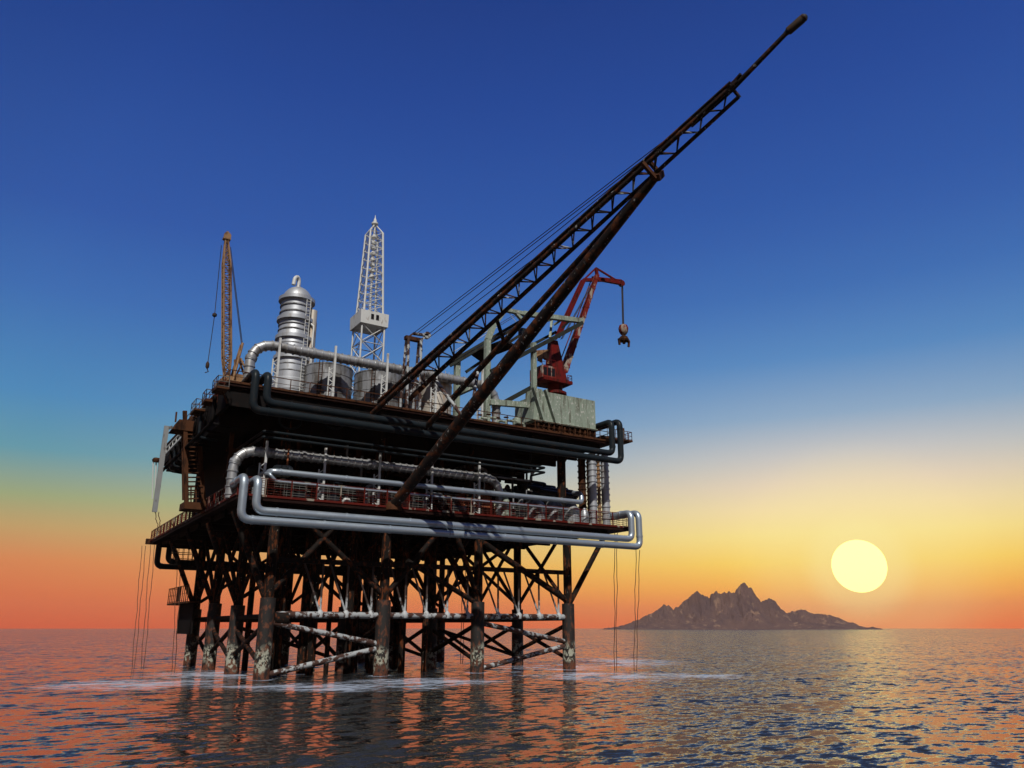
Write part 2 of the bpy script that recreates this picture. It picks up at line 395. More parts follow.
for k, px in enumerate((508, 516, 524, 533, 542, 551, 559, 567)):
    p = at(px, 489 + (k * 5) % 4, 13); m.box((p.x - 1.1, 12.4, ZL + .006), (p.x + 1.2, 14 + k % 3, p.z)); m.lathe((p.x, 13.2, p.z), [(.5, 0), (.5, .4), (.2, .8)], 10)
m.build('pump_set', DARKPIPE, core)

def railing(path, h, step, mesh, name, mat, parent, postw=.12):
    m = M(); path = [V(p) for p in path]
    for a, b in zip(path, path[1:]):
        n = max(1, round((b - a).length / step))
        for k in range(n + 1):
            p = a.lerp(b, k / n); m.beam(p, p + V((0, 0, h)), postw, postw, (0, 1, 0))
        for q in ((1, .96, .5, .08) if mesh < 1 else (1, .86, .7, .54, .38, .22)):
            m.beam(a + V((0, 0, h * q)), b + V((0, 0, h * q)), .05, .05)
        if mesh:
            n2 = int((b - a).length / .8)
            for k in range(n2): p = a.lerp(b, (k + .5) / n2); m.beam(p, p + V((0, 0, h)), .035, .035, (0, 1, 0))
    return m.build(name, mat, parent)
railing([(LX0 + .1, LY0 + .1, ZL), (LX1 - .1, LY0 + .1, ZL), (LX1 - .1, LY0 + 20, ZL)], 2.0, 2.9, 1, 'railing', WRAIL, ld, .05)
railing([(LX0 + .1, LY0 + .04, ZL), (LX1 - .1, LY0 + .04, ZL)], 2.3, 3.3, 0, 'railing', RAIL, ld, .15)
railing([(LX0 + .1, LY0 + .2, ZL), (LX0 + .1, LY1 - 1, ZL)], 1.9, 3.2, 0, 'railing', RAIL, ld, .2)
railing([(LX0 + .3, LY0 + .3, ZL), (LX0 + .3, LY1 - 1, ZL)], 2.1, 1.4, 1, 'railing', WRAIL, ld, .06)
railing([(UX0 + .1, UY0 + .1, ZU), (UX1 - .1, UY0 + .1, ZU), (UX1 - .1, UY1 - 1, ZU)], 1.6, 2.6, 0, 'railing', BROWN, ud, .10)
railing([(UX0 + .1, UY0 + .2, ZU), (UX0 + .1, UY0 + 32, ZU)], 1.6, 2.2, 0, 'railing', WRAIL, ud, .09)
# ledge and long handrail on the outer flank of the upper deck
a, b = atX(165.5, 455, UX0 - .6), atX(183, 437, UX0 - .6)
m = M(); m.beam(a, b, .5, .35); m.beam(a + V((0, 0, 1.2)), b + V((0, 0, 1.2)), .16, .16)
for k in range(6): p = a.lerp(b, k / 5); m.beam(p, p + V((0, 0, 1.2)), .12, .12, (0, 1, 0))
m.build('ledge_walkway', WHITE, P)
# side shell of the upper deck
m = M(); m.box((UX0 + .05, UY0 + .6, ZU - 3.2), (UX0 + .5, UY1 - .2, ZU - .52)); m.box((UX0 + .5, UY0 + .5, ZU - 3.0), (34, UY0 + .9, ZU - .52))
m.build('side_shell', BLACK, ud)
for k in range(9):
    y = 1.5 + k * 3.6
    m = M(); m.tube(fillet([(UX0 - .5, y, ZU - 1.2), (UX0 - .5, y, ZU - 4.4 - .2 * k), (UX0 + 2, y, ZU - 4.6 - .2 * k)], .6, 4), .18, 8)
    m.tube([(UX0 - .5, y + .4, ZU - 2), (UX0 - .5, y + .4, ZU - 3.2)], .16, 8)
    m.build('drain_pipe', R.choice((DARKPIPE, BLACK, BLACK)), ud)
m = M(); m.tube(fillet([(UX0 - .9, -1.5, ZU - 1.5), (UX0 - .9, -1.5, ZU - 5.0), (UX0 - .9, 34, ZU - 5.4)], 1.2, 5), .26, 10); m.build('drain_pipe', BLACK, ud)
# hose loops under the upper deck
for px in (290, 334, 357, 382):
    c = at(px, 421, -1.5); w = wid(c, 11); dpt = wid(c, 8)
    pts = [c + V((w * math.cos(t), 0, dpt * -math.sin(t) * 1.0)) for t in [PI * k / 10 for k in range(11)]]
    M().tube([pts[0] + V((0, 0, 1.2))] + pts + [pts[-1] + V((0, 0, 1.2))], .13, 8).build('hose_loop', DARKPIPE, ud)

# ------------------------------------------------------------------ big pipes
def pipe(name, pts, r, mat, label, step=0, group='process pipes wrapped round the decks', fr=None, n=14):
    path = fillet(pts, fr or r * 2.2, 7)
    m = M().tube(path, r, n)
    t = thing(name, pts[0], label, 'pipe', group)
    m.build('pipe_run', mat, t)
    for p, tg in along(path, step or 9.0): M().band(p, r, .26, .05, n, tg).build('pipe_clamp', mat, t)
    return t
YP = -6.3
o1, o2, o3 = at(240.5, 519, YP), at(640, 547.5, YP), at(635.5, 512.5, YP)
i1, i2, i3 = at(255.5, 510.5, YP), at(632, 539.5, YP), at(627.5, 512, YP)
zt = at(245, 476, YP).z
r1 = wid(o1, 4.3)
pipe('silver_pipe', [(o1.x, 1.5, zt - .3), (o1.x, YP, zt), (o1.x, YP, o1.z), (o2.x, YP, o1.z), (o2.x, YP, o3.z), (o2.x, .5, o3.z)], r1, STEEL,
     'outer and lowest silver pipe looping round the front of the lower deck')
pipe('silver_pipe', [(i1.x, 1.5, zt - .3), (i1.x, YP, zt - .1), (i1.x, YP, i1.z), (i2.x, YP, i1.z), (i2.x, YP, o3.z - .1), (i2.x, .5, o3.z - .1)], r1, STEEL,
     'inner silver pipe nested just above the lowest one along the lower deck')
o1, o2, o3 = at(252.5, 409.5, YP), at(621, 457, YP), at(620, 423, YP)
i1, i2, i3 = at(266, 402.5, YP), at(612.5, 448.8, YP), at(613, 422, YP)
zt = at(256.5, 371, YP).z
r2 = wid(o1, 4.0)
pipe('dark_pipe', [(o1.x, 1.0, zt - .2), (o1.x, YP, zt), (o1.x, YP, o1.z), (o2.x, YP, o1.z), (o2.x, YP, o3.z + .3), (o2.x, 1, o3.z + .3)], r2, DARKPIPE,
     'lower dark grey pipe looping round the front of the upper deck')
pipe('dark_pipe', [(i1.x, 1.0, zt - .2), (i1.x, YP, zt - .1), (i1.x, YP, i1.z), (i2.x, YP, i1.z), (i2.x, YP, o3.z), (i2.x, 1, o3.z)], r2, DARKPIPE,
     'upper dark grey pipe running close under the edge of the upper deck')
# two thin pipes hung below the upper deck
za = at(264, 431, -2.5)
for k, dz in ((0, 0), (1, -.75)):
    b = at(545, 459, -2.5)
    pipe('hung_pipe', [(za.x - .2, 14, za.z + dz), (za.x, -2.5, za.z + dz), (b.x, -2.5, za.z + dz - .1), (b.x, 1.5, za.z + dz)], .17, DARKPIPE,
         ('upper' if k == 0 else 'lower') + ' thin dark pipe of the pair hung below the upper deck', n=10)
# thin silver pipes above the lower railing
a, b = at(271, 471, -2.6), at(582, 499, -2.6)
pipe('thin_silver_pipe', [(a.x, 1, a.z), (a.x, -2.6, a.z), (b.x, -2.6, a.z + .1), (b.x + .1, -2.2, a.z + 1.6), (b.x + .3, 0, a.z + 2.0)], wid(a, 3.0), STEEL,
     'thicker silver pipe running along above the railing of the lower deck')
a, b = at(273, 481, -2.9), at(568, 505, -2.9)
pipe('thin_silver_pipe', [(a.x - .8, 0, a.z + 1.4), (a.x - .5, -2.9, a.z + .9), (a.x + .3, -2.9, a.z), (b.x, -2.9, a.z), (b.x + .2, 0, a.z)], wid(a, 1.7), STEEL,
     'thinnest silver pipe along the top of the lower deck railing')
# dark pair behind and below the lower deck
for k, (y0, r) in enumerate(((568, .62), (563.5, .62))):
    a = at(155 + 9 * k, y0 - 2, 60); a = V((LX0 + 1.6 + 1.9 * k, 60.5, a.z))
    pipe('rear_pipe', [(a.x, 60.5, ZL - .5), (a.x, 60.5, a.z), (50, 60.5, a.z)], r * .85, DARKPIPE,
         ('lower' if k == 0 else 'upper') + ' dark pipe of the pair hanging beneath the far edge of the lower deck')
# ducts
YD = -.5
p0, p1, p2, p3 = at(249, 379, YD), at(252, 341.8, YD), at(492, 374.5, YD), at(501, 411, YD)
rd = wid(p0, 5.0)
path = fillet([(p1.x, YD, ZU), (p1.x, YD, p1.z), (p2.x + .8, YD, p1.z - .1), (p2.x + .8, YD, ZU)], 3.6, 9)
t = thing('banded_duct', (p1.x, YD, ZU), 'long silver banded duct bridging over the tanks on the upper deck', 'duct', 'banded ducts')
m = M().tube(path, rd, 20)
for p, tg in along(path, 1.0): m.band(p, rd, .16, .10, 20, tg)
m.build('duct_run', DUCT, t)
for p, tg in along(path, 9.5): M().band(p, (rd if t.location.z > 30 else rd2) + .05, .4, .09, 20, tg).build('flange_ring', TANK, t)
YD2 = -.2
q1, q2 = at(235, 449, YD2), at(500, 470.5, YD2)
rd2 = wid(q1, 4.8)
path = fillet([(q1.x, YD2, ZL), (q1.x, YD2, q1.z), (q2.x, YD2, q1.z), (q2.x, YD2, ZL)], 3.4, 9)
t = thing('banded_duct', (q1.x, YD2, ZL), 'grey banded duct running along the shaded lower deck under the upper deck', 'duct', 'banded ducts')
m = M().tube(path, rd2, 20)
for p, tg in along(path, 1.0): m.band(p, rd2, .16, .10, 20, tg)
m.build('duct_run', DUCT, t)
for p, tg in along(path, 9.5): M().band(p, (rd if t.location.z > 30 else rd2) + .05, .4, .09, 20, tg).build('flange_ring', TANK, t)

# white lattice pylons carrying the ducts
def pylon(px, ytop, Y, zb, label, group, n=9):
    a = at(px, ytop, Y); x = a.x; h = a.z
    t = thing('pipe_pylon', (x, Y, zb), label, 'pipe support', group)
    M().beam((x, Y, zb), (x, Y, h), .28, .28, (0, 1, 0)).build('post', WHITE, t)
    w = .62; hs = zb + (h - zb) * .62
    M().beam((x - w, Y + .4, zb), (x - w, Y + .4, hs), .16, .16, (0, 1, 0)).build('short_post', WHITE, t)
    m = M()
    for k in range(n):
        z0 = zb + (hs - zb) * k / n; z1 = zb + (hs - zb) * (k + 1) / n
        a, b = (V((x, Y, z0)), V((x - w, Y + .4, z1))) if k % 2 else (V((x - w, Y + .4, z0)), V((x, Y, z1)))
        m.tube([a, b], .07, 5)
    m.build('lacing', WHITE, t)
gp = 'white lattice pylons holding the ducts'
for px, yt, lab in ((280.5, 338, 'white lattice pylon in front of the tall banded tower'), (336, 346, 'white lattice pylon in front of the first big grey tank'),
                    (388, 353.5, 'white lattice pylon in front of the second big grey tank'), (436.5, 369, 'white lattice pylon in front of the orange-streaked tank'),
                    (482.5, 369, 'white lattice pylon beside the tall pale green post')):
    pylon(px, yt, YD - rd - .35, ZU, lab, gp)
for px, yt, lab in ((267.5, 441, 'pale pylon on the lower deck nearest the elbow of the grey duct'), (326, 448, 'pale pylon on the lower deck below the first grey tank'),
                    (380.5, 453, 'pale pylon on the lower deck just behind the foot of the long rusty strut'), (432.5, 458, 'pale pylon on the lower deck to the right of the long rusty strut'),
                    (479.5, 462, 'pale pylon on the lower deck in front of the orange rusted cabin')):
    pylon(px, yt, YD2 - rd2 - .4, ZL, lab, gp)

# ------------------------------------------------------------------ tanks and tower on the upper deck
def ladder(m, p, h, w=.5, d=V((1, 0, 0))):
    m.beam(p - d * w / 2, p - d * w / 2 + V((0, 0, h)), .09, .09, (0, 1, 0)); m.beam(p + d * w / 2, p + d * w / 2 + V((0, 0, h)), .09, .09, (0, 1, 0))
    for k in range(int(h / .5)): m.beam(p - d * w / 2 + V((0, 0, k * .5 + .3)), p + d * w / 2 + V((0, 0, k * .5 + .3)), .05, .05)
Yt = 8.0
top = at(295, 284.5, Yt); rT = wid(at(294, 340, Yt), 15.8)
bx, zt = at(290.8, 372, Yt).x, top.z
T = thing('process_tower', (bx, Yt, ZU), 'tall silver banded process tower with domed top and curved vent pipe', 'tower')
hs = zt - ZU
prof = [(rT * 1.08, 0), (rT * 1.08, hs * .24), (rT, hs * .25), (rT, hs * .60), (rT * .97, hs * .61), (rT * .95, hs * .86)]
M().lathe((bx, Yt, ZU), prof, 36).build('shell', TOWER, T)
M().lathe((bx, Yt, ZU), [(rT * .95, hs * .86)] + [(rT * .95 * math.cos(t), hs * .86 + hs * .12 * math.sin(t)) for t in [PI / 2 * k / 8 for k in range(1, 8)]] + [(.3, hs)], 36).build('dome', TOWER, T)
for z in (.40, .555, .70, .86):
    o = M().lathe((bx, Yt, ZU + hs * z), [(rT * .95, -.12), (rT * 1.14, -.12), (rT * 1.14, .42), (rT * 1.09, .42), (rT * 1.09, .05), (rT * .95, .05)], 36).build('ring_platform', TOWER, T)
for z in (.08, .16, .30, .35, .47, .51, .62, .66, .76, .81): M().band((bx, Yt, ZU + hs * z), rT * (1.08 if z < .24 else 1.0), .16, .05, 36).build('hoop_band', TANK, T)
vp = [(bx, Yt, zt - .3), (bx + .05, Yt, zt + .8), (bx - .25, Yt - .2, zt + 1.3), (bx - .75, Yt - .4, zt + .9), (bx - .9, Yt - .45, zt - .3)]
M().tube(fillet(vp, .8, 6), .3, 12).build('vent_pipe', WHITE, T)
m = M(); p = V((bx + rT * .45, Yt - rT * 1.05, ZU)); ladder(m, p, hs * .86, .6); m.build('ladder', WHITE, T)
m = M()
for dx, dy, hh in ((rT * 1.28, -rT * .2, .72), (rT * .95, -rT * .85, .66)): m.tube([(bx + dx, Yt + dy, ZU), (bx + dx, Yt + dy, ZU + hs * hh), (bx + dx * .8, Yt + dy * .8, ZU + hs * hh + .6)], .16, 8)
m.build('riser_pipe', WHITE, T)
M().tube([(bx + rT * .98, Yt - rT * .42, ZU + 1), (bx + rT * .98, Yt - rT * .42, ZU + hs * .8)], .62, 12).build('reflection_pipe', GOLD, T)  # orange reflection on the tower's side, put in as a tinted pipe

def tank(px0, px1, ytop, Y, mat, label, nb=5):
    a, b = at(px0, ytop, Y), at(px1, ytop, Y); r = (b - a).length / 2 * .985; c = (a + b) / 2; h = at((px0 + px1) / 2, ytop, Y - r).z
    Y2 = Y
    t = thing('storage_tank', (c.x, Y2, ZU), label, 'tank', 'steel tanks on the upper deck')
    H = h - ZU
    M().lathe((c.x, Y2, ZU), [(r, 0), (r, H), (r - .12, H + .05), (r * .5, H + .5), (.2, H + .7)], 44).build('shell', mat, t)
    for k in range(nb): M().band((c.x, Y2, ZU + H * (k + 1) / nb - .12), r, .16, .05, 44).build('hoop_band', mat, t)
    m = M(); d = V((math.cos(-2.2), math.sin(-2.2), 0)); ladder(m, V((c.x, Y2, ZU)) + d * (r + .15), H + .8, .5, V((-d.y, d.x, 0))); m.build('ladder', BROWN, t)
    m = M()
    for k in range(18):
        an = 2 * PI * k / 18; q = V((c.x + (r - .15) * math.cos(an), Y2 + (r - .15) * math.sin(an), ZU + H)); m.beam(q, q + V((0, 0, .5)), .06, .06, (0, 1, 0))
    m.build('rim_stub', mat, t)
tank(305.5, 352, 361.5, 5.5, TANK, 'mottled grey steel tank standing just right of the tall banded tower')
tank(356.5, 403, 368.5, 5.5, TANK, 'mottled grey steel tank with the white derrick rising behind it')
tank(423, 450.5, 372, 2.6, GOLD, 'narrow tall tank with orange streaks')
tank(405.5, 421, 381, 3.5, TOWER, 'thin pale silver tank squeezed between the grey and the orange-streaked tank', 4)

# ------------------------------------------------------------------ white derrick
YK = 16.0
ax = at(369.3, 320, YK).x
def dk(px, py, dy): return at(px, py, YK + dy)
top = at(374.3, 224, YK)
w0 = wid(at(374, 320, YK), 14.6)
zc0, zc1 = at(374, 324.5, YK - w0).z, at(374, 311.5, YK - w0).z
D = thing('drilling_derrick', (ax, YK, ZU), 'white lattice drilling derrick with a boxy cabin at mid height', 'derrick')
zt = at(374, 234, YK).z
ws, wt = w0 * .80, w0 * .46
def sq(w, z): return [V((ax + sx * w, YK + sy * w, z)) for sx, sy in ((-1, -1), (1, -1), (1, 1), (-1, 1))]
lo = M().lattice(sq(ws * 1.04, ZU), sq(ws, zc0), 6, .16, .085); lo.build('lower_lattice', WHITE, D)
M().lattice(sq(ws * .86, zc1), sq(wt, zt), 10, .19, .07).build('upper_lattice', WHITE, D)
m = M()
for p in sq(wt, zt): m.tube([p, (ax, YK, top.z)], .13, 6)
m.tube([(ax, YK, zt - .5), (ax, YK, top.z)], .2, 8); m.lathe((ax, YK, top.z - .4), [(.3, 0), (.6, .3), (.6, .6), (.3, .9), (.3, 1.2), (.1, 1.6), (.05, 2.2)], 14)
m.build('crown', WHITE, D)
m = M(); m.tube([(ax, YK, zc1), (ax, YK, zt)], .2, 8)
for k in range(8): z = zt - 1 - k * 1.1; m.lathe((ax, YK, z), [(.28, 0), (.5, .15), (.5, .6), (.28, .8)], 10)
m.build('travelling_block', WHITE, D)
cb = M().hexa([V((ax + sx * w0 * q, YK + sy * w0 * q, z)) for z, q in ((zc0, .98), (zc1, 1.0)) for sx, sy in ((-1, -1), (1, -1), (1, 1), (-1, 1))]).build('cabin', WHITE, D, smooth=False)
for dx in (-.28, .08):
    M().box((ax + dx * w0, YK - w0 * 1.02 - .03, zc0 + (zc1 - zc0) * .42), (ax + (dx + .2) * w0, YK - w0 * .9, zc0 + (zc1 - zc0) * .78)).build('window', DARKGLASS, cb)
M().box((ax - w0 * .7, YK - w0 * .7, ZU), (ax + w0 * .7, YK + w0 * .7, ZU + 1.2)).build('base_frame', WHITE, D)

# ------------------------------------------------------------------ orange lattice crane on the near corner
YC = 1.5
b0 = at(226.5, 380, YC); t0 = at(226.6, 240, YC)
K = thing('lattice_crane', (b0.x, YC, ZU), 'slim rust-orange lattice boom crane on the near corner of the upper deck', 'crane')
w = wid(b0, 3.7); zb, ztp = ZU + 2.0, t0.z
bl0, bl1 = V((b0.x, YC, zb)), V((t0.x, YC, ztp))
def sq2(w, q):
    c = bl0.lerp(bl1, q); return [c + V((sx * w, sy * w, 0)) for sx, sy in ((-1, -1), (1, -1), (1, 1), (-1, 1))]
m = M(); m.lattice(sq2(w * .55, 0), sq2(w, .14), 3, .12, .06); m.lattice(sq2(w, .14), sq2(w * .95, .82), 19, .13, .05, False); m.lattice(sq2(w * .95, .82), sq2(w * .35, 1), 5, .12, .055)
m.build('boom', YRUST, K)
tx = t0.x
m = M(); m.box((tx - .5, YC - .4, ztp), (tx + .5, YC + .4, ztp + .3)); m.lathe((tx, YC - .3, ztp + .55), [(.5, -.12), (.5, .12)], 16, (0, 1, 0)); m.beam((tx, YC, ztp), (tx, YC, ztp + 1.3), .3, .3, (0, 1, 0)); m.build('boom_head', YRUST, K)
m = M(); m.lathe((b0.x + 1.0, YC + .5, ZU), [(2.1, 0), (2.1, .5), (1.8, .7), (1.8, 1.1)], 24); m.build('turntable', BROWN, K)
m = M(); m.box((b0.x - 1.0, YC - 1.3, ZU + 1.1), (b0.x + 3.6, YC + 2.2, ZU + 1.5)); m.box((b0.x + 1.0, YC - 1.2, ZU + 1.5), (b0.x + 3.4, YC + 2.0, ZU + 2.5)); m.box((b0.x - .5, YC - .9, ZU + 1.5), (b0.x + .5, YC + .7, ZU + 2.2))
m.build('machinery_house', YRUST, K)
gt = at(242, 344, YC)
m = M()
for dy in (-1, 1): m.tube([(b0.x + .6, YC + dy, ZU + 1.5), (gt.x, YC + dy * .4, gt.z)], .17, 8); m.tube([(b0.x + 3.2, YC + dy, ZU + 1.5), (b0.x + 1.4, YC + dy * .4, ZU + 5.0)], .15, 8)
for a, b in ((.8, 2.2), (3.4, -.6), (1.2, -.9)): m.tube([(b0.x + a, YC, ZU + 1.4), (b0.x + a + b * .5, YC, ZU + 4.8)], .12, 6)
m.build('gantry', YRUST, K)
m = M(); hd = V((t0.x, YC, ztp))
for q in (.02, .1): m.tube([V((t0.x + .6, YC + q * 6 - .3, ztp - 1)), V((gt.x, YC + q * 6 - .3, gt.z))], .055, 5)
h1 = at(214.6, 315, YC); h2 = at(207.5, 365, YC)
m.tube([hd + V((-.6, 0, -1)), h1, h2], .05, 5)
m.build('hoist_cable', CABLE, K)
M().lathe(h1, [(.1, -.3), (.3, -.15), (.3, .15), (.1, .3)], 10).build('line_weight', CABLE, K)
m = M(); m.lathe(h2, [(.1, -.5), (.24, -.3), (.24, .2), (.08, .5)], 10); m.tube([h2 - V((0, 0, .5)), h2 - V((-.2, 0, .9)), h2 - V((.2, 0, 1.1))], .07, 6); m.build('hook', CABLE, K)

# ------------------------------------------------------------------ flare boom
YB, YE = -4.6, -60.0
B0 = at(379, 414, YB); E0 = at(741, 84, YE)
FB = thing('flare_boom', B0, 'long rusty lattice flare boom slanting up from the upper deck past the sky', 'flare boom')
bd = (E0 - B0); BL = bd.length; bdn = bd.normalized()
bup = bdn.cross(B0.lerp(E0, .4) - CAM).normalized(); bup = bup if bup.z > 0 else -bup      # truss depth
side = bdn.cross(bup).normalized()
QE = .62                                              # the boom tapers towards its tip
def q_(s): return 1 - (1 - QE) * s
def bp_(s, a, u): k = q_(s); return B0 + bdn * (BL * s) + side * (a * k) + bup * (u * k)
hw, hd_ = 1.0, .95
def chord(a0, u0, sA, sB, r, name='chord', n=10):
    return M().tube([bp_(sA, a0, u0), bp_(sB, a0, u0)], [r * q_(sA), r * q_(sB)], n).build(name, BOOM, FB)
chord(-hw, hd_ * 1.05, .0, 1.0, .34); chord(hw, hd_ * .72, .0, 1.0, .36)
chord(0, hd_ * 1.45, .02, .99, .24, 'gas_pipe')
chord(0, -hd_ * 1.35, .10, .985, .33)
n = 17
for k in range(n):
    sA = .12 + .86 * k / n; sB = .12 + .86 * (k + 1) / n; sM = (sA + sB) / 2
    m = M()
    for sg in (-1, 1):
        p, c, q = bp_(sA, sg * hw, hd_ * .9), bp_(sM, 0, -hd_ * 1.3), bp_(sB, sg * hw, hd_)
        m.tube([p, c, q], .14 * q_(sM), 6)
    m.tube([bp_(sA, -hw, hd_), bp_(sA, hw, hd_)], .12, 6)
    m.build('lacing', BOOM if k % 3 else PALEBRACE, FB)
# end frame, tip pipe
m = M(); m.beam(bp_(.985, -1.3, 1.0), bp_(.985, 1.3, 1.0), .3, .3); m.beam(bp_(.985, -1.0, 1.0), bp_(.985, -.8, -1.5), .25, .25); m.beam(bp_(.955, -1.0, .6), bp_(1.01, 1.0, 1.2), .25, .25); m.build('end_frame', BOOM, FB)
def s_at(px): return min((.3 + k / 800 for k in range(800)), key=lambda q: abs(pj(bp_(q, 0, 0))[0] - px))
tp = at(787.5, 32, bp_(s_at(787.5), 0, 0).y); tq = at(803.5, 18, bp_(s_at(803.5), 0, 0).y)
rt_ = wid(tp, 1)
M().tube([bp_(.90, 0, .5), bp_(.985, 0, .35), tp], [rt_ * 2.9, rt_ * 2.8, rt_ * 2.4], 12).build('flare_pipe', BOOM, FB)
M().tube([tp - (tq - tp) * .15, tp, tp + (tq - tp) * .05, tq - (tq - tp) * .1, tq, tq - (tq - tp) * .12], [rt_ * 2.5, rt_ * 3, rt_ * 4.2, rt_ * 4.3, rt_ * 4.0, rt_ * 2.2], 14).build('flare_tip', CABLE, FB)
M().lathe(tq - (tq - tp).normalized() * .05, [(rt_ * 3.2, 0), (rt_ * 4.1, .04), (rt_ * 4.1, .2), (rt_ * 3.0, .22)], 14, (tq - tp)).build('burner_ring', PALEBRACE, FB)
# collar
sc = s_at(650)
m = M(); m.beam(bp_(sc, -2.3, -1.9), bp_(sc, 2.3, -1.9), .9, .7); m.beam(bp_(sc, -2.2, 1.3), bp_(sc, -2.2, -1.9), .4, .4); m.beam(bp_(sc, 2.2, 1.3), bp_(sc, 2.2, -1.9), .4, .4); m.build('collar', BROWN, FB)
# the long support struts
f1 = at(394, 505, LY0 - .3); f2 = at(421, 433, YB - .4)
S1a, S1b, S2a, S2b = f1, bp_(sc, .7, -1.6), f2, bp_(sc, -1.0, -1.6)
mid = S1a.lerp(S1b, .5)
M().tube([S1a, mid, S1b], [wid(f1, 5.4), wid(mid, 6.6), wid(S1b, 4.8)], 16).build('support_strut', BOOM, FB)
M().tube([S2a, S2b], [wid(f2, 3.0), wid(S2b, 3.2)], 14).build('support_strut', BOOM, FB)
def on(a, b, px):                      # point of a segment above a picture column
    t = min((k / 300 for k in range(301)), key=lambda s: abs(pj(a.lerp(b, s))[0] - px)); return a.lerp(b, t)
def onb(px): return min((bp_(k / 400, 0, -1.2) for k in range(400)), key=lambda p: abs(pj(p)[0] - px))
M().tube([onb(433), on(S1a, S1b, 463)], .24, 10).build('cross_tie', PALEBRACE, FB)
M().tube([onb(496), on(S2a, S2b, 504)], .26, 10).build('cross_tie', BOOM, FB)
M().tube([on(S2a, S2b, 478), on(S1a, S1b, 472)], .22, 10).build('cross_tie', PALEBRACE, FB)
M().tube([on(S2a, S2b, 440), on(S1a, S1b, 462)], .18, 10).build('cross_tie', BOOM, FB)
# foot shoes
M().lathe(f1 + V((0, .2, -.2)), [(1.1, -.5), (1.1, .1), (.8, .6)], 16).build('strut_shoe', BROWN, FB)
M().lathe(bp_(.12, 0, -1.4), [(1.7, -.25), (1.7, .25)], 20, bup).build('pivot_plate', BROWN, FB)
# stay mast with cables
YM = -2.0
ma = at(407.5, 338, YM); mb = at(420, 341, YM)
SM = thing('stay_mast', ((ma.x + mb.x) / 2, YM, ZU), 'rust-streaked white A-frame mast anchoring the flare boom cables', 'mast')
m = M()
zt = ma.z
for dx, y in ((ma.x, 1), (ma.x, -1), (mb.x, 1), (mb.x, -1)): m.tube([(dx - .2, YM + y * 1.2, ZU), (dx, YM + y * .4, zt)], .22, 8)
for k in range(5):
    z = ZU + (zt - ZU) * (k + .6) / 5.4
    for dx in (ma.x, mb.x): m.tube([(dx, YM - .9, z), (dx, YM + .8, z - 1.2)], .12, 6)
m.build('mast_leg', PALEBRACE, SM)
m = M(); m.beam((ma.x - .4, YM, zt), (mb.x + .3, YM, zt), .8, .55); m.build('cross_head', BROWN, SM)
m = M(); pa, pb = at(413, 333.5, YM), at(427, 335.5, YM)
m.beam(pa, pb, .6, .3); m.beam((ma.x, YM, zt), pa, .25, .25); m.beam((mb.x, YM, zt), pb, .3, .3); m.lathe(pb, [(.55, -.3), (.55, .3)], 16, (0, 1, 0)); m.build('sheave_arm', PALEBRACE, SM)
ce = bp_(.86, 0, 1.4)
for k, (src, s) in enumerate(((pa, s_at(690)), (pa + V((.5, 0, 0)), s_at(668)), (pb, s_at(655)), (pb + V((.2, 0, -.4)), s_at(560)))):
    M().tube([src, bp_(s, -.6 + .4 * k, 1.2)], .055, 5).build('stay_cable', CABLE, SM)

# ------------------------------------------------------------------ pale green gantry
YG = -1.0
G = thing('gantry_frame', at(487, 405, YG), 'pale green steel gantry frame with long overhead beams behind the boom', 'gantry')
def gpost(px, yt, Y, w=.62, name='post'):
    a = at(px, yt, Y); return M().beam((a.x, Y, ZU), (a.x, Y, a.z), w, w, (0, 1, 0)).build(name, GREEN, G)
gpost(487.5, 340, YG, .85); gpost(533.5, 343, YG, .75); gpost(457.5, 354, YG + 6, .85)
a, b, c = at(487.5, 340, YG), at(493, 326, YG), at(505, 310, YG)
m = M(); m.beam(a, b, .85, .85); m.beam(b, c, .85, .7); m.beam(c, at(523, 313.5, YG), .7, .6); m.beam(at(515, 312, YG), at(522, 320, YG), .6, .5); m.build('corner_arch', GREEN, G)
def gbeam(x0, y0, Y0, x1, y1, Y1, w, h, name='beam', mt=None): return M().beam(at(x0, y0, Y0), at(x1, y1, Y1), w, h).build(name, mt or GREEN, G)
gbeam(523, 313.5, YG, 582, 321, YG, .8, .8); 
gbeam(449, 363, YG + 6, 524, 319, YG + .5, .4, .42, mt=SHADEGREEN); gbeam(450, 366, YG + 6, 525, 322, YG + .5, .4, .42, mt=SHADEGREEN)
gbeam(490, 372, YG - .3, 582, 323, YG - .3, .7, .7, mt=SHADEGREEN); gbeam(466, 372, YG + 6, 545, 318, YG + 4, .4, .5, mt=SHADEGREEN); gbeam(508, 358, YG + 2, 556, 332, YG + 2, .4, .5, mt=SHADEGREEN)
gbeam(550, 338, YG, 552, 318, YG + 4, .4, .4)
gbeam(503, 403, YG + .8, 534, 386, YG + .8, .7, .7, mt=SHADEGREEN); gbeam(488, 402, YG - .2, 535, 406, YG - .2, .8, .9)
gbeam(458, 394, YG + 6, 480, 384, YG + 2, .6, .6)
m = M()
for k in range(4):
    p = at(538 + k * 8, 320 + k * 3.4 - 2, YG + 3 - k * .6); q = at(546 + k * 8, 317.5 + k * 1, YG); m.beam(p, q, .3, .3)
m.build('cross_member', GREEN, G)
pl = [at(470, 352, YG + 5), at(504, 339, YG + 1), at(516, 345, YG + 1), at(480, 359, YG + 5)]
M().hexa([p - V((0, 0, .4)) for p in pl] + pl).build('walkway_plate', BLACK, G)
m = M(); m.tube([at(522, 312, YG), at(457, 352, YG + 6)], .05, 5); m.tube([at(519, 312, YG), at(453, 352, YG + 6)], .05, 5); m.tube([at(509, 313, YG), at(516, 322, YG)], .05, 5); m.build('tie_rod', WHITE, G)
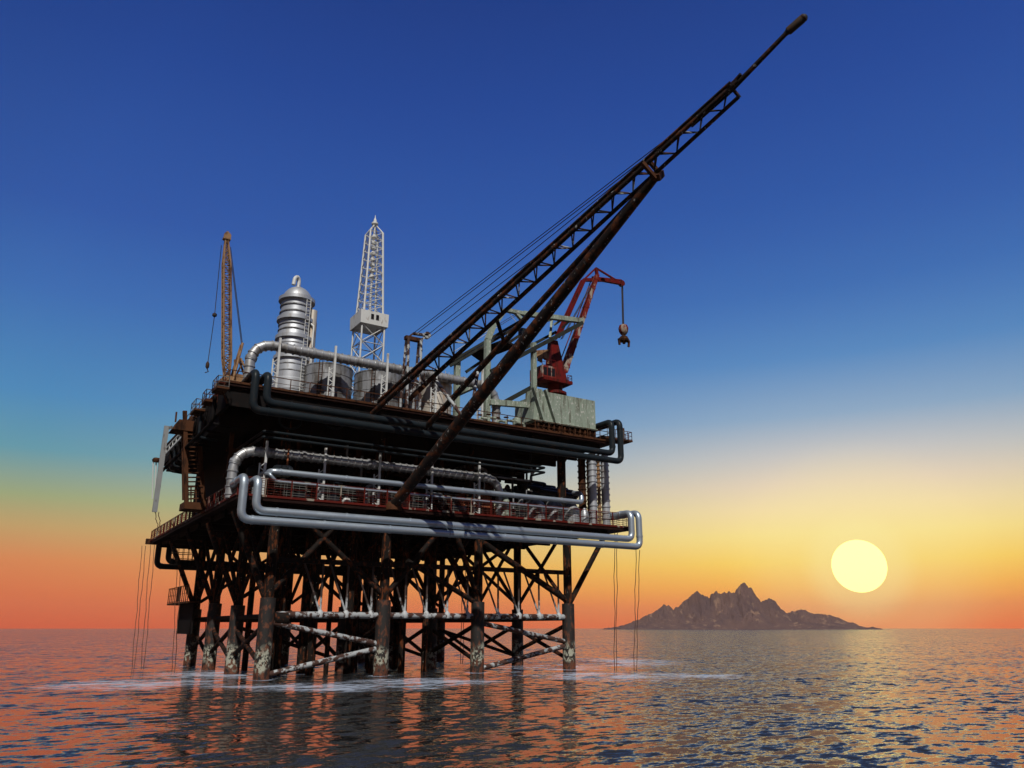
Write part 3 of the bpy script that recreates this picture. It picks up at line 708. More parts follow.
# pulleys / trolley under the overhead beams
m = M(); p = at(527, 333, YG + 1.5); m.box(p - V((1.4, .6, .5)), p + V((1.4, .6, .5))); m.lathe(p + V((.3, -.7, 0)), [(.55, 0), (.55, .3)], 14, (0, 1, 0)); m.build('trolley', DARKPIPE, G)

# ------------------------------------------------------------------ pale green bin
YN = -3.2
a, b, c, d = at(544.5, 393, YN), at(595, 399.5, YN), at(595.6, 427, YN), at(542, 423, YN)
x0, x1 = (a.x + d.x) / 2, (b.x + c.x) / 2; z0, z1 = (c.z + d.z) / 2, (a.z + b.z) / 2
z0 = max(z0, ZU + .9)
BN = thing('steel_bin', (x0, YN, ZU), 'streaked pale green steel bin under the red crane, near the deck end', 'bin')
M().box((x0, YN, z0), (x1, YN + 8.5, z1)).build('body', GREEN, BN, smooth=False)
m = M()
for k in range(2):
    xa = x0 - .3 - 1.5 * k; pts = []
m.hexa([(x0 - 1.9, YN + .1, z0), (x0 - .02, YN + .1, z0), (x0 - .02, YN + 3, z0), (x0 - 1.9, YN + 3, z0), (x0 - 1.4, YN + .1, z1 + .3), (x0 - .02, YN + .1, z1 + .3), (x0 - .02, YN + 3, z1 + .3), (x0 - 1.4, YN + 3, z1 + .3)])
m.build('hopper_end', GREEN, BN, smooth=False)
for xa in (x0 + .8, x0 - 1.6): M().beam((xa - .6, YN - .35, z1 + .2), (xa + 1.3, YN - .30, z0 + .1), .7, .35).build('buttress', GREEN, BN, smooth=False)
m = M(); m.box((x0 - 1.5, YN - .25, z0 - .25), (x1 + .2, YN + 8.6, z0 - .004)); m.build('base_sill', GREEN, BN, smooth=False)
m = M()
for k in range(12): x = x0 - 1 + k * (x1 - x0 + .8) / 11; m.beam((x, YN + .1, ZU), (x, YN + .1, z0 - .26), .3, .3, (0, 1, 0))
m.box((x0 - 1.2, YN + .5, ZU), (x1, YN + 8, z0 - .26)); m.build('skid', BROWN, BN, smooth=False)

# ------------------------------------------------------------------ red crane
YR = 2.0
RC = thing('pedestal_crane', at(556, 393, YR), 'red pedestal crane with a cranked boom above the pale green bin', 'crane')
pc = at(556, 393, YR); px_ = wid(pc, 1)
zb = z1 + .02
M().box((at(536, 392, YR).x, YR - 3.5, zb), (at(582, 398, YR).x, YR + 3, zb + .35)).build('base_plate', BROWN, RC)
cx = at(555, 385, YR).x
M().lathe((cx, YR, zb + .35), [(1.6, 0), (1.2, .4), (1.1, .9), (2.0, 1.2), (2.0, 1.6), (1.3, 1.9), (1.3, 3.0)], 24).build('turntable', RED, RC)
zp = zb + 3.3
pl0, pl1 = at(537, 380, YR).x, at(565, 377, YR).x
M().box((pl0, YR - 2.2, zp), (pl1, YR + 2.2, zp + .5)).build('slew_platform', RED, RC)
railing([(cx + 1.2, YR - 2.1, zp + .5), (pl1 - .1, YR - 2.1, zp + .5), (pl1 - .1, YR + 2, zp + .5)], 1.1, 1.0, 0, 'railing', RED, RC, .08)
m = M(); hx0, hx1 = at(536, 375, YR).x, at(549.5, 375, YR).x
m.box((hx0, YR - 1.9, zp + .5), (hx1, YR + 1.9, at(540, 364, YR - 1.9).z)); m.build('operator_cabin', PALERED, RC, smooth=False)
m = M(); hz = at(540, 372, YR - 1.9).z
for k in range(3): x = hx0 + .3 + k * (hx1 - hx0 - .3) / 3; m.box((x, YR - 1.94, hz - .3), (x + (hx1 - hx0) / 4.4, YR - 1.6, hz + 1.1))
m.build('window', DARKGLASS, RC)
railing([(hx0, YR - 1.9, at(540, 364, YR - 1.9).z), (hx1, YR - 1.9, at(540, 364, YR - 1.9).z)], 1.2, .9, 0, 'railing', RED, RC, .07)
# A-frame tower (solid triangular gusset), boom chords
g0, g1, g2 = at(549.5, 340, YR), at(556, 339, YR), at(562, 372, YR)
zq = zp + .5
m = M(); m.hexa([(g0.x - .4, YR - 1.4, zq), (g2.x + .2, YR - 1.4, zq), (g2.x + .2, YR + 1.4, zq), (g0.x - .4, YR + 1.4, zq), (g0.x, YR - .5, g0.z), (g1.x, YR - .5, g0.z), (g1.x, YR + .5, g0.z), (g0.x, YR + .5, g0.z)])
m.build('tower', RED, RC, smooth=False)
bb, bt = at(563.5, 373, YR), at(597, 275, YR)
wb, wt2 = wid(bb, 3.1), wid(bt, 2.0)
m = M(); m.hexa([bb + V((sx * wb, sy * wb, 0)) for sx, sy in ((-1, -1), (1, -1), (1, 1), (-1, 1))] + [bt + V((sx * wt2, sy * wt2, 0)) for sx, sy in ((-1, -1), (1, -1), (1, 1), (-1, 1))])
for k in range(10): p = bb.lerp(bt, (k + .5) / 10); w_ = wb + (wt2 - wb) * (k + .5) / 10 + .06; m.box(p - V((w_, w_, .12)), p + V((w_, w_, .12)))
m.build('boom', PALERED, RC, smooth=False)
m = M()
for dy in (-.6, .6): m.tube([bb + V((-.9, dy, .8)), bt + V((-.9, dy * .6, -.6))], .10, 6)
for k in range(14): p = (bb + V((-.9, 0, .8))).lerp(bt + V((-.9, 0, -.6)), k / 14); m.tube([p + V((0, -.6, 0)), p + V((.6, 0, .5))], .06, 5)
m.build('boom_ladder', RED, RC)
bk0, bk1 = at(557, 338, YR), at(583.5, 280, YR)
m = M(); m.beam(bk0 + V((0, -.5, 0)), bk1 + V((0, -.4, 0)), .45, .5); m.beam(bk0 + V((0, .5, 0)), bk1 + V((0, .4, 0)), .5, .55)
for k in range(9): p = bk0.lerp(bk1, k / 9); m.beam(p + V((0, -.5, 0)), p + V((0, .5, 0)), .15, .15)
m.build('back_link', RED, RC)
ap = at(596, 268, YR); jt = at(621.5, 283.5, YR); jb = at(583.5, 280, YR)
m = M(); m.beam(jb, at(604, 280, YR), .55, .6); m.beam(at(600, 279.5, YR), jt, .55, .6); m.beam(ap, jt, .28, .3); m.beam(ap, jb, .28, .3); m.beam(bt, ap, .5, .5); m.beam(at(592, 277, YR), jt + V((0, 0, .7)), .25, .25)
m.lathe(jt, [(.6, -.35), (.6, .35)], 14, (0, 1, 0)); m.build('jib', RED, RC)
hk = at(623.3, 327, YR)
m = M()
for k in range(4): m.tube([jt + V((-.3 + k * .3, -.3 + .2 * k, -.3)), hk + V((-.45 + k * .3, -.3 + .2 * k, .4))], .05, 5)
for k in range(3): m.tube([bk0 + V((1.0, -.3 + .3 * k, 0)), bt + V((-.9, -.3 + .3 * k, -1.5))], .05, 5)
m.build('hoist_cable', CABLE, RC)
HB = M().lathe(hk, [(.15, .6), (.75, .3), (.95, -.3), (.85, -1.0), (.55, -1.5), (.2, -1.7)], 16).build('hook_block', PALERED, RC)
m = M(); g = hk - V((0, 0, 1.7)); m.lathe(g, [(.25, 0), (.7, -.3), (1.0, -.9), (.9, -1.2)], 12)
for sx in (-1, 1): m.beam(g + V((sx * .5, 0, -.5)), g + V((sx * 1.25, 0, -1.1)), .5, .4); m.beam(g + V((sx * 1.25, 0, -.9)), g + V((sx * 1.1, 0, -2.1)), .35, .3)
m.beam(g + V((0, 0, -.9)), g + V((0, 0, -1.7)), .4, .4); m.build('grab', BROWN, RC)
# worn bracket plates left of the tower
m = M()
for k in range(6): p = at(536.5 + k * 2.2, 352 + (k % 2) * 1.2, YR - 1.5); m.beam(p, p - V((0, 0, wid(p, 6 + 2.5 * (k % 3)))), .45, .2, (0, 1, 0))
p, q = at(535, 352, YR - 1.5), at(549, 351, YR - 1.5); m.beam(p, q, .3, .5); m.build('hanging_tackle', YRUST, RC)

# things under the gantry on the upper deck
for k, (px, py, w, h, mat, lab) in enumerate(((515, 413, 13, 12, TANK, 'low grey machine skid with small pipes between the green posts'), (528, 412, 10, 17, DARKPIPE, 'dark generator box hard against the pale green bin'))):
    c = at(px, py + 4, 1.0); ww = wid(c, w) / 2; hh = wid(c, h)
    t = thing('deck_machine', (c.x, 1.0, ZU), lab, 'machine', 'machines on the upper deck')
    M().box((c.x - ww, -.5, ZU), (c.x + ww, 3.5, ZU + hh * .7)).build('housing', mat, t, smooth=False)
    m = M(); m.lathe((c.x - ww * .3, -.2, ZU + hh * .7), [(.8, 0), (.8, 1.0), (.3, 1.4)], 14); m.tube(fillet([(c.x + ww * .5, -.9, ZU), (c.x + ww * .5, -.9, ZU + hh * .8), (c.x - ww, -.9, ZU + hh * .8)], .6), .25, 10); m.build('exhaust_pipe', GREEN if k == 0 else mat, t)
    m = M(); m.lathe((c.x + ww * .4, -.75, ZU + hh * .35), [(.6, -.2), (.6, .2)], 14, (0, 1, 0)); m.build('fan_cover', BROWN, t)
c = at(492, 408, -2.5)
t = thing('valve_manifold', (c.x, -2.5, ZU), 'pale green valve manifold with short stubs at the foot of the tallest green post', 'valve manifold')
m = M()
for k in range(4):
    x = c.x - 2 + k * 1.6; m.tube(fillet([(x, -2.2, ZU), (x, -2.2, ZU + 1.0 + .3 * (k % 2)), (x + 1.3, -2.2, ZU + 1.0 + .3 * (k % 2))], .4), .22, 8); 
m.build('stub_pipe', GREEN, t)
m = M()
for k in range(4): m.lathe((c.x - 2 + k * 1.6, -2.2, ZU + 1.4 + .3 * (k % 2)), [(.4, 0), (.4, .1)], 14)
m.build('hand_wheel', BROWN, t)

# ------------------------------------------------------------------ ribbed risers at the deck end
YV = -1.6
def riser(px, r, mat, label, zt=ZU - 2.0, dn=1.0, Y=YV):
    a = at(px, 521, Y); x = at(px, 480, Y).x
    t = thing('riser_pipe', (x, Y, ZL), label, 'riser pipe', 'ribbed risers between the decks')
    m = M().tube([(x, Y, ZL), (x, Y, zt)], r, 16); n = int((zt - ZL) / dn)
    for k in range(n): m.band((x, Y, ZL + .5 + k * dn), r, .2, .12, 16)
    m.build('pipe', mat, t)
    M().lathe((x, Y, ZL), [(r + .35, 0), (r + .35, .3), (r + .05, .5)], 16).build('flange', mat, t)
r6 = wid(at(592, 500, YV), 1)
riser(582, r6 * 3.8, BROWN, 'dark rusty ribbed riser, leftmost of those at the deck end', Y=.8)
riser(592.5, r6 * 4.0, TOWER, 'silver ribbed riser between the dark one and the outermost one')
riser(598.6, r6 * 1.6, YRUST, 'thin rusty ribbed riser standing between the two silver risers', dn=.7)
riser(605, r6 * 4.0, TOWER, 'outermost silver ribbed riser at the deck end')
riser(588, r6 * 1.2, YRUST, 'thin rusty riser tucked just right of the dark riser', dn=.7, Y=0)
# stubs above
def vessel(px0, px1, yt, Y, mat, label, cone=True):
    a, b = at(px0, 515, Y), at(px1, 515, Y); r = (b.x - a.x) / 2 * .92; cx = (a.x + b.x) / 2; h = at((px0 + px1) / 2, yt, Y).z - ZL
    t = thing('silo_tank', (cx, Y, ZL), label, 'tank', 'small tanks along the lower railing')
    M().lathe((cx, Y, ZL), [(r, 0), (r, h * .62), (r * .97, h * .64)], 24).build('shell', mat, t)
    M().lathe((cx, Y, ZL), [(r * 1.02, h * .62), (r * .4, h * .92), (.12, h)] if cone else [(r * 1.0, h * .62), (r * .8, h * .8), (r * .3, h * .97), (.1, h)], 24).build('lid', mat, t)
    for q in (.08, .3, .5): M().band((cx, Y, ZL + h * q), r, .12, .05, 24).build('hoop_band', mat, t)
vessel(525, 545, 498, .5, TANK, 'squat grey tank with domed lid, leftmost of the three by the lower railing', False)
vessel(546, 562, 497, .5, TANK, 'grey tank with rounded lid in the middle of the three by the lower railing', False)
vessel(564, 578.5, 500, -.3, TANK, 'pale cone-topped tank by the lower railing beside the ribbed risers')
vessel(581, 588, 508, -2.4, TOWER, 'tiny silver banded canister in front of the ribbed risers', False)
vessel(409, 416, 497, .5, TANK, 'small pale canister behind the railing right of the strut foot', False)
vessel(501, 509, 490, -.8, GREEN, 'small pale green canister standing behind the lower railing')
vessel(341, 350, 496, -1.0, WHITE, 'small white cone-topped canister behind the lower railing mesh')
# orange cabin
YO = 1.6
a, b = at(459, 514, YO), at(494, 516, YO); zt = at(477, 493.5, YO).z
OC = thing('rusted_cabin', (a.x, YO, ZL), 'orange rusted cabin with sloping sides on the lower deck', 'cabin')
M().hexa([(a.x, YO, ZL), (b.x, YO, ZL), (b.x, YO + 5, ZL), (a.x, YO + 5, ZL), (a.x + 1.4, YO, zt), (b.x - .8, YO, zt), (b.x - .8, YO + 5, zt), (a.x + 1.4, YO + 5, zt)]).build('wall', ORANGE, OC, smooth=False)
m = M(); m.box((a.x + 1.2, YO - .2, zt + .003), (b.x - .6, YO + 5.2, zt + .25)); m.build('roof', ORANGE, OC, smooth=False)
M().box((a.x + 2.8, YO - .06, ZL + .05), (a.x + 4.0, YO - .003, zt - .6)).build('door', BROWN, OC)
# pale green pod by the duct elbow
p, q = at(272, 470.5, -.9), at(293, 471.5, -.9)
t = thing('green_pod', p, 'pale green lozenge-shaped pod hung under the grey duct', 'pod')
M().tube([p, p + (q - p) * .08, p + (q - p) * .2, p + (q - p) * .8, p + (q - p) * .93, q], [.2, .65, .8, .8, .6, .2], 16).build('shell', GREEN, t)
m = M(); m.tube([p.lerp(q, .7) + V((0, 0, .7)), p.lerp(q, .7) + V((0, 0, 3.0))], .12, 6); m.build('hanger', ORANGE, t)

# ------------------------------------------------------------------ stair tower and the hanging panels on the flank
YF = 15.0
ST = thing('ladder_tower', at(194, 507, YF), 'brown rusted ladder tower bolted between the two decks on the shaded side', 'ladder')
def up_(p0, p1, w): M().beam(at(*p0, YF), at(*p1, YF), w, w, (0, 1, 0)).build('upright', BROWN, ST)
up_((186.5, 506), (184.8, 411), .55); up_((203.5, 505), (197.6, 412), .55)
for (p0, p1) in (((183.8, 500), (182.8, 432)), ((200.6, 500), (196.2, 424))): M().beam(at(*p0, YF + 1.6), at(*p1, YF + 1.6), .4, .4, (0, 1, 0)).build('upright', BROWN, ST)
l0, l1, r0, r1 = at(188.5, 497, YF), at(187, 424, YF), at(200.5, 497, YF), at(197, 424, YF)
m = M(); n = 17
for k in range(n): m.beam(l0.lerp(l1, (k + .5) / n), r0.lerp(r1, (k + .5) / n), .5, .14)
m.build('rung', BROWN, ST)
c0, c1 = at(171.5, 431, YF), at(199, 424, YF); zp = at(185, 431, YF).z; zq = at(185, 420.5, YF).z
M().hexa([(c0.x, YF - .4, zp), (c1.x, YF - .4, zp), (c1.x, YF + 3, zp), (c0.x, YF + 3, zp), (c0.x + .8, YF - .4, zq), (c1.x, YF - .4, zq), (c1.x, YF + 3, zq), (c0.x + .8, YF + 3, zq)]).build('top_landing', BROWN, ST, smooth=False)
m = M(); m.beam(at(175.5, 422, YF), at(176.5, 412, YF), .22, .22, (0, 1, 0)); m.beam(at(188, 421, YF + 2), at(193, 414, YF + 2), .25, .25); m.beam(at(190, 421, YF + 2), at(194, 417, YF + 2), .2, .2); m.build('landing_rail', BROWN, ST)
c0, c1 = at(183, 509, YF), at(205, 504, YF); zp = at(193, 509.5, YF).z; zq = at(193, 502.5, YF).z
M().box((c0.x, YF - .5, zp), (c1.x, YF + 3, zq)).build('bottom_landing', BROWN, ST, smooth=False)
m = M()
for py in (499, 493, 487): m.beam(at(188, py, YF - .3), at(203, py - 1, YF - .3), .2, .2)
for px in (191, 196): m.beam(at(px, 502, YF - .3), at(px, 486, YF - .3), .16, .16, (0, 1, 0))
m.build('guard_rail', BROWN, ST)
m = M()
for px in (186, 203): p = at(px, 505, YF + 1); m.beam(p, (LX0 + .5, YF + 1, p.z), .3, .3)
for py in (428, 470): p = at(190, py, YF + 1); m.beam(p, (UX0 + .5, YF + 1.5, p.z), .3, .3)
m.build('tie_bracket', BROWN, ST)
pa, pb = at(166.8, 426, YF), at(154.5, 512, YF - .2)
t = thing('hanging_panel', pa, 'long narrow grey perforated walkway hanging aslant from the ladder tower landing', 'panel')  # the long flat panel hung beside the ladder tower
M().beam(pa, pb, wid(pa, 4.6), .3, (0, 1, 0)).build('panel_plate', GREYPANEL, t, smooth=False)
m = M(); m.beam(pa + V((.2, .2, -.3)), at(172, 427, YF + .5), .3, .4); m.build('bracket', GREYPANEL, t)
YH = 20.0
pa, pb = at(156.2, 461, YH), at(155, 499, YH)
t = thing('hose_reel', pa, 'brown capped hose reel post with pale thin hoses behind the hanging walkway', 'hose reel')
m = M()
for k in range(3): m.tube([pa + V((-.4 + .4 * k, 0, 0)), pb + V((-.35 + .35 * k, 0, 0))], .09, 6)
m.build('hose', WHITE, t); M().lathe(pa, [(.5, -.15), (.6, .15), (.4, .45)], 12).build('cap', BROWN, t)
# little deck-edge platforms and rails on the flank of the upper deck
def perch(px, py, w, lab):
    c = atX(px, py, UX0 - 1.0); t = thing('edge_platform', c, lab, 'platform', 'small platforms on the flank of the upper deck')
    w *= .7
    M().box(c - V((.6, w, .15)), c + V((.9, w, .1))).build('floor', BROWN, t)
    a = c + V((-.55, -w + .1, .1)); b = c + V((-.55, w - .1, .1)); railing([a + V((1.4, 0, 0)), a, b, b + V((1.4, 0, 0))], 1.4, 1.1, 0, 'railing', WRAIL, t, .08)
    m = M(); m.tube([c + V((.5, 0, -.2)), c + V((1.2, 0, -1.6))], .12, 6); m.build('knee_brace', BROWN, t)
perch(219, 390, 2.2, 'small railed platform just below the orange lattice crane')
perch(208, 402.5, 1.8, 'small railed platform halfway along the flank of the upper deck')
perch(197, 412, 2.4, 'small railed platform beside the top of the ladder tower')
c = at(627, 441.5, 0)
t = thing('edge_platform', c, 'small railed platform at the far right end of the upper deck', 'platform', 'small platforms on the flank of the upper deck')
M().box((UX1, -1.2, c.z - .3), (c.x + .3, 1.5, c.z)).build('floor', BROWN, t)
railing([(UX1 + 1.2, -1.1, c.z), (c.x + .2, -1.1, c.z), (c.x + .2, 1.4, c.z)], 1.5, .9, 0, 'railing', WRAIL, t, .08)
M().tube([(c.x - .8, 0, c.z), (c.x - .8, 0, c.z + 2.3)], .25, 8).build('lamp_post', BROWN, t)
# basket and landing under the lower deck on the shaded side
c = atX(183, 556, -3.5)
t = thing('wire_basket', c, 'round wire basket hung under the lower deck on the shaded side', 'basket')
m = M()
for k in range(14):
    an = 2 * PI * k / 14; m.tube([c + V((1.9 * math.cos(an), 1.9 * math.sin(an), 1.4)), c + V((1.9 * math.cos(an), 1.9 * math.sin(an), -1.6))], .05, 5)
for z in (1.4, .4, -.6, -1.6): m.tube([c + V((1.9 * math.cos(2 * PI * k / 20), 1.9 * math.sin(2 * PI * k / 20), z)) for k in range(21)], .06, 5)
m.build('wire_cage', BLACK, t)
m = M()
for k in range(5):
    a = c + V((-3 + k * .4, -2 + k * 1.3, 5.2)); b = c + V((3.5, 3 - k * .7, 5.0)); mid = (a + b) / 2 - V((0, 0, 1.2 + .5 * k)); m.tube([a.lerp(mid, 0), a.lerp(mid, .5) - V((0, 0, .6)), mid, mid.lerp(b, .5) - V((0, 0, .6)), b], .05, 5)
m.build('slack_line', BLACK, t)
XB = -1.6
a = atX(180, 603, XB); 
t = thing('boat_landing', a, 'rusty boat landing stage with a dark plate on the far shaded leg', 'boat landing')
y0, y1 = atX(194, 604, XB).y, atX(174, 604, XB).y; yp0, yp1 = atX(193, 620, XB).y, atX(179, 620, XB).y
M().box((XB - 1.2, y0, a.z - .3), (XB + 1, y1, a.z)).build('stage', BROWN, t)
M().box((XB - .2, yp0, atX(186, 634, XB).z), (XB + .1, yp1, a.z - .3)).build('fender_plate', BLACK, t)
railing([(XB - 1.1, y0, a.z), (XB - 1.1, y1 - .1, a.z), (XB + .9, y1 - .1, a.z)], 2.6, 1.6, 0, 'railing', BROWN, t, .12)
p = atX(177.5, 603, XB - 1.1); M().box((XB - 1.15, p.y - 1.2, a.z + .1), (XB - 1.02, p.y + 1.6, a.z + 2.6)).build('sign_board', BROWN, t)
# lower deck far-corner hoist
c = V((LX0, 61.0, ZL - .1))
m = M(); m.box(c - V((.75, .5, .5)), c + V((.1, .5, .5)))
one('winch_housing', m, BROWN, 'brown winch housing on the far shaded corner of the lower deck', 'winch')

# ------------------------------------------------------------------ hanging ropes
def rope(p_top, p_bot, gap, label):
    m = M(); p0, p1 = V(p_top), V(p_bot)
    for g in (0, gap):
        n = 12; pts = []
        for k in range(n + 1):
            q = p0.lerp(p1, k / n); pts.append(q + rt * (g * (1 - .45 * k / n) + .07 * math.sin(k * 1.1 + g * 5) + .04 * math.sin(k * 2.9)))
        m.tube(pts, .055, 5)
    one('hanging_rope', m, ROPE, label, 'rope', 'ropes trailing from the decks into the sea')
rope(atX(142, 546, LX0 - .5), atX(132, 668, LX0 - 3.5), .75, 'doubled rope farthest left, from the winch housing to the sea')
rope(atX(150.5, 545, LX0 - .3), atX(141, 669, LX0 - 3), .8, 'doubled rope hanging next to the leftmost rope')
rope(atX(177, 566, -3.5), atX(172, 676, -3.5), .7, 'doubled rope falling from the wire basket to the sea')
rope(at(155, 512, YF), at(159, 533, YF), .5, 'short rope dangling from the foot of the hanging grey walkway')
rope(at(614.5, 531, -2.5), at(614.5, 676, -5), .45, 'doubled rope hanging from the deck end beside the slanting brace')
rope(at(636, 550, -5), at(634, 676, -8), .6, 'doubled rope farthest right, below the corner of the silver pipes')
rope(at(463, 556, 20), at(460.5, 664, 14), .6, 'doubled rope seen between the third front leg and the conductor pipes')
rope(at(213, 575, 30), at(205, 632, 30), .6, 'doubled rope hanging between the far legs of the shaded side')

# ------------------------------------------------------------------ sea
SL1, SL2 = (1.3, 1.3), (2.4, 2.4)
def sea_mat():
    m, nt, b = new_mat('sea_water')
    g = nd(nt, 'ShaderNodeNewGeometry')
    b.inputs['Roughness'].default_value = .07; b.inputs['IOR'].default_value = 1.33
    b.inputs['Base Color'].default_value = (.020, .022, .024, 1)
    ang = math.radians(-32.5)
    def wave(scale, sx, sy, det, rough=.6):
        mp = nd(nt, 'ShaderNodeMapping'); mp.inputs['Rotation'].default_value = (0, 0, ang); mp.inputs['Scale'].default_value = (sx, sy, 1)
        lk(nt, g.outputs['Position'], mp.inputs['Vector'])
        n = nd(nt, 'ShaderNodeTexNoise'); n.inputs['Scale'].default_value = scale; n.inputs['Detail'].default_value = det; n.inputs['Roughness'].default_value = rough
        lk(nt, mp.outputs['Vector'], n.inputs['Vector']); return n
    # wave slopes: two fractal slope fields, long swell to ripples, added to the flat normal
    def slopes(scale, sx, sy, det, rough, ax, ay):
        n = wave(scale, sx, sy, det, rough)
        v = nd(nt, 'ShaderNodeVectorMath', operation='SUBTRACT'); lk(nt, n.outputs['Color'], v.inputs[0]); v.inputs[1].default_value = (.5, .5, .5)
        w = nd(nt, 'ShaderNodeVectorMath', operation='MULTIPLY'); lk(nt, v.outputs[0], w.inputs[0]); w.inputs[1].default_value = (ax, ay, 0)
        return w.outputs[0]
    s1 = slopes(.11, .55, 1, 7, .84, *SL1); s2 = slopes(.9, .6, 1, 4, .7, *SL2)
    va = nd(nt, 'ShaderNodeVectorMath', operation='ADD'); lk(nt, s1, va.inputs[0]); lk(nt, s2, va.inputs[1])
    vb = nd(nt, 'ShaderNodeVectorMath', operation='ADD'); lk(nt, va.outputs[0], vb.inputs[0]); vb.inputs[1].default_value = (0, 0, 1)
    vn = nd(nt, 'ShaderNodeVectorMath', operation='NORMALIZE'); lk(nt, vb.outputs[0], vn.inputs[0])
    lk(nt, vn.outputs[0], b.inputs['Normal'])
    # foam streaks drifting round the legs
    sx = nd(nt, 'ShaderNodeSeparateXYZ'); lk(nt, g.outputs['Position'], sx.inputs[0])
    def band(cx, cy, rx, ry):
        a = nd(nt, 'ShaderNodeMath', operation='SUBTRACT'); lk(nt, sx.outputs['X'], a.inputs[0]); a.inputs[1].default_value = cx
        c = nd(nt, 'ShaderNodeMath', operation='SUBTRACT'); lk(nt, sx.outputs['Y'], c.inputs[0]); c.inputs[1].default_value = cy
        out = []
        ca, sa = math.cos(math.radians(-32.5)), math.sin(math.radians(-32.5))
        for k1, k2, rr in ((ca, sa, rx), (-sa, ca, ry)):
            m1 = nd(nt, 'ShaderNodeMath', operation='MULTIPLY'); lk(nt, a.outputs[0], m1.inputs[0]); m1.inputs[1].default_value = k1 / rr
            m2 = nd(nt, 'ShaderNodeMath', operation='MULTIPLY_ADD'); lk(nt, c.outputs[0], m2.inputs[0]); m2.inputs[1].default_value = k2 / rr; lk(nt, m1.outputs[0], m2.inputs[2])
            p = nd(nt, 'ShaderNodeMath', operation='POWER'); lk(nt, m2.outputs[0], p.inputs[0]); p.inputs[1].default_value = 2; out.append(p)
        s = nd(nt, 'ShaderNodeMath', operation='ADD'); lk(nt, out[0].outputs[0], s.inputs[0]); lk(nt, out[1].outputs[0], s.inputs[1])
        return ramp(nt, s.outputs[0], [(0, 1), (.45, .75), (1, 0)])
    fn = wave(.30, .5, 1, 6, .8); fn2 = wave(1.9, .35, 1.2, 5, .75)
    tot = None
    for args in FOAM:
        bb = band(*args)
        if tot is None: tot = bb.outputs['Color']
        else:
            mx = nd(nt, 'ShaderNodeMath', operation='MAXIMUM'); lk(nt, tot, mx.inputs[0]); lk(nt, bb.outputs['Color'], mx.inputs[1]); tot = mx.outputs[0]
    su = nd(nt, 'ShaderNodeMath', operation='MULTIPLY_ADD'); lk(nt, tot, su.inputs[0]); su.inputs[1].default_value = .22; fa = nd(nt, 'ShaderNodeMath', operation='MULTIPLY'); lk(nt, fn.outputs['Fac'], fa.inputs[0]); fa.inputs[1].default_value = .55
    fb = nd(nt, 'ShaderNodeMath', operation='MULTIPLY_ADD'); lk(nt, fn2.outputs['Fac'], fb.inputs[0]); fb.inputs[1].default_value = .45; lk(nt, fa.outputs[0], fb.inputs[2])
    lk(nt, fb.outputs[0], su.inputs[2])
    fm = ramp(nt, su.outputs[0], [(.665, 0), (.77, .68)])
    df = nd(nt, 'ShaderNodeBsdfDiffuse'); df.inputs['Color'].default_value = (.46, .53, .66, 1)
    ms = nd(nt, 'ShaderNodeMixShader'); lk(nt, fm.outputs['Color'], ms.inputs[0]); lk(nt, b.outputs[0], ms.inputs[1]); lk(nt, df.outputs[0], ms.inputs[2])
    lk(nt, ms.outputs[0], nt.nodes['Material Output'].inputs['Surface'])
    return m
def gz(x, y): return atZ(x, y, 0)
FOAM = []
for (x, y, rx, ry) in ((140, 684, 15, 14), (230, 674, 16, 18), (330, 687, 18, 10), (420, 682, 14, 12), (530, 666, 18, 26), (610, 676, 16, 16), (690, 676, 12, 9), (620, 662, 16, 30)):
    p = gz(x, y); FOAM.append((p.x, p.y, rx, ry))
for x in XS: FOAM.append((x, YS[0], 2.6, 3.4))
for y in YS[1:]: FOAM.append((XS[0], y, 2.4, 3.2))
sm = M(); k = 9000; sm.v = [V((-k, -k, 0)), V((k, -k, 0)), V((k, k, 0)), V((-k, k, 0))]; sm.f = [(0, 1, 2, 3)]
sea = sm.build('sea', sea_mat(), smooth=False); sea['kind'] = 'structure'; sea['label'] = 'rippled sea reflecting the orange sunset, with pale foam streaks round the legs'

# ------------------------------------------------------------------ island
DI = 3600.0
def far(px, py): 
    r = ray(px, py); h = V((r.x, r.y, 0)).dot(fw); return CAM + r * (DI / h)
prof = [(604, 628.4), (615.8, 627.4), (638.7, 620), (652, 613), (660, 608), (664, 606), (674, 610), (682.6, 604.6), (693, 594), (698.4, 591.6), (709, 596.5), (722, 595), (733.6, 593.5), (739, 587), (743.4, 582.4), (751, 588.8), (760, 602.8), (770.5, 597.6), (776, 603), (786, 613), (800, 611), (815, 614), (828.5, 615), (842.6, 620.4), (855, 623.4), (863, 627.8), (872, 628.8)]
pp = [far(*q) for q in prof]; us = [(p - CAM).dot(rt) for p in pp]; hs_ = [p.z for p in pp]
def ph(u):
    if u <= us[0] or u >= us[-1]: return -8
    for i in range(len(us) - 1):
        if us[i] <= u <= us[i + 1]:
            t = (u - us[i]) / (us[i + 1] - us[i]); return hs_[i] + (hs_[i + 1] - hs_[i]) * t
im = M(); NU, NV = 320, 90; DV = 230
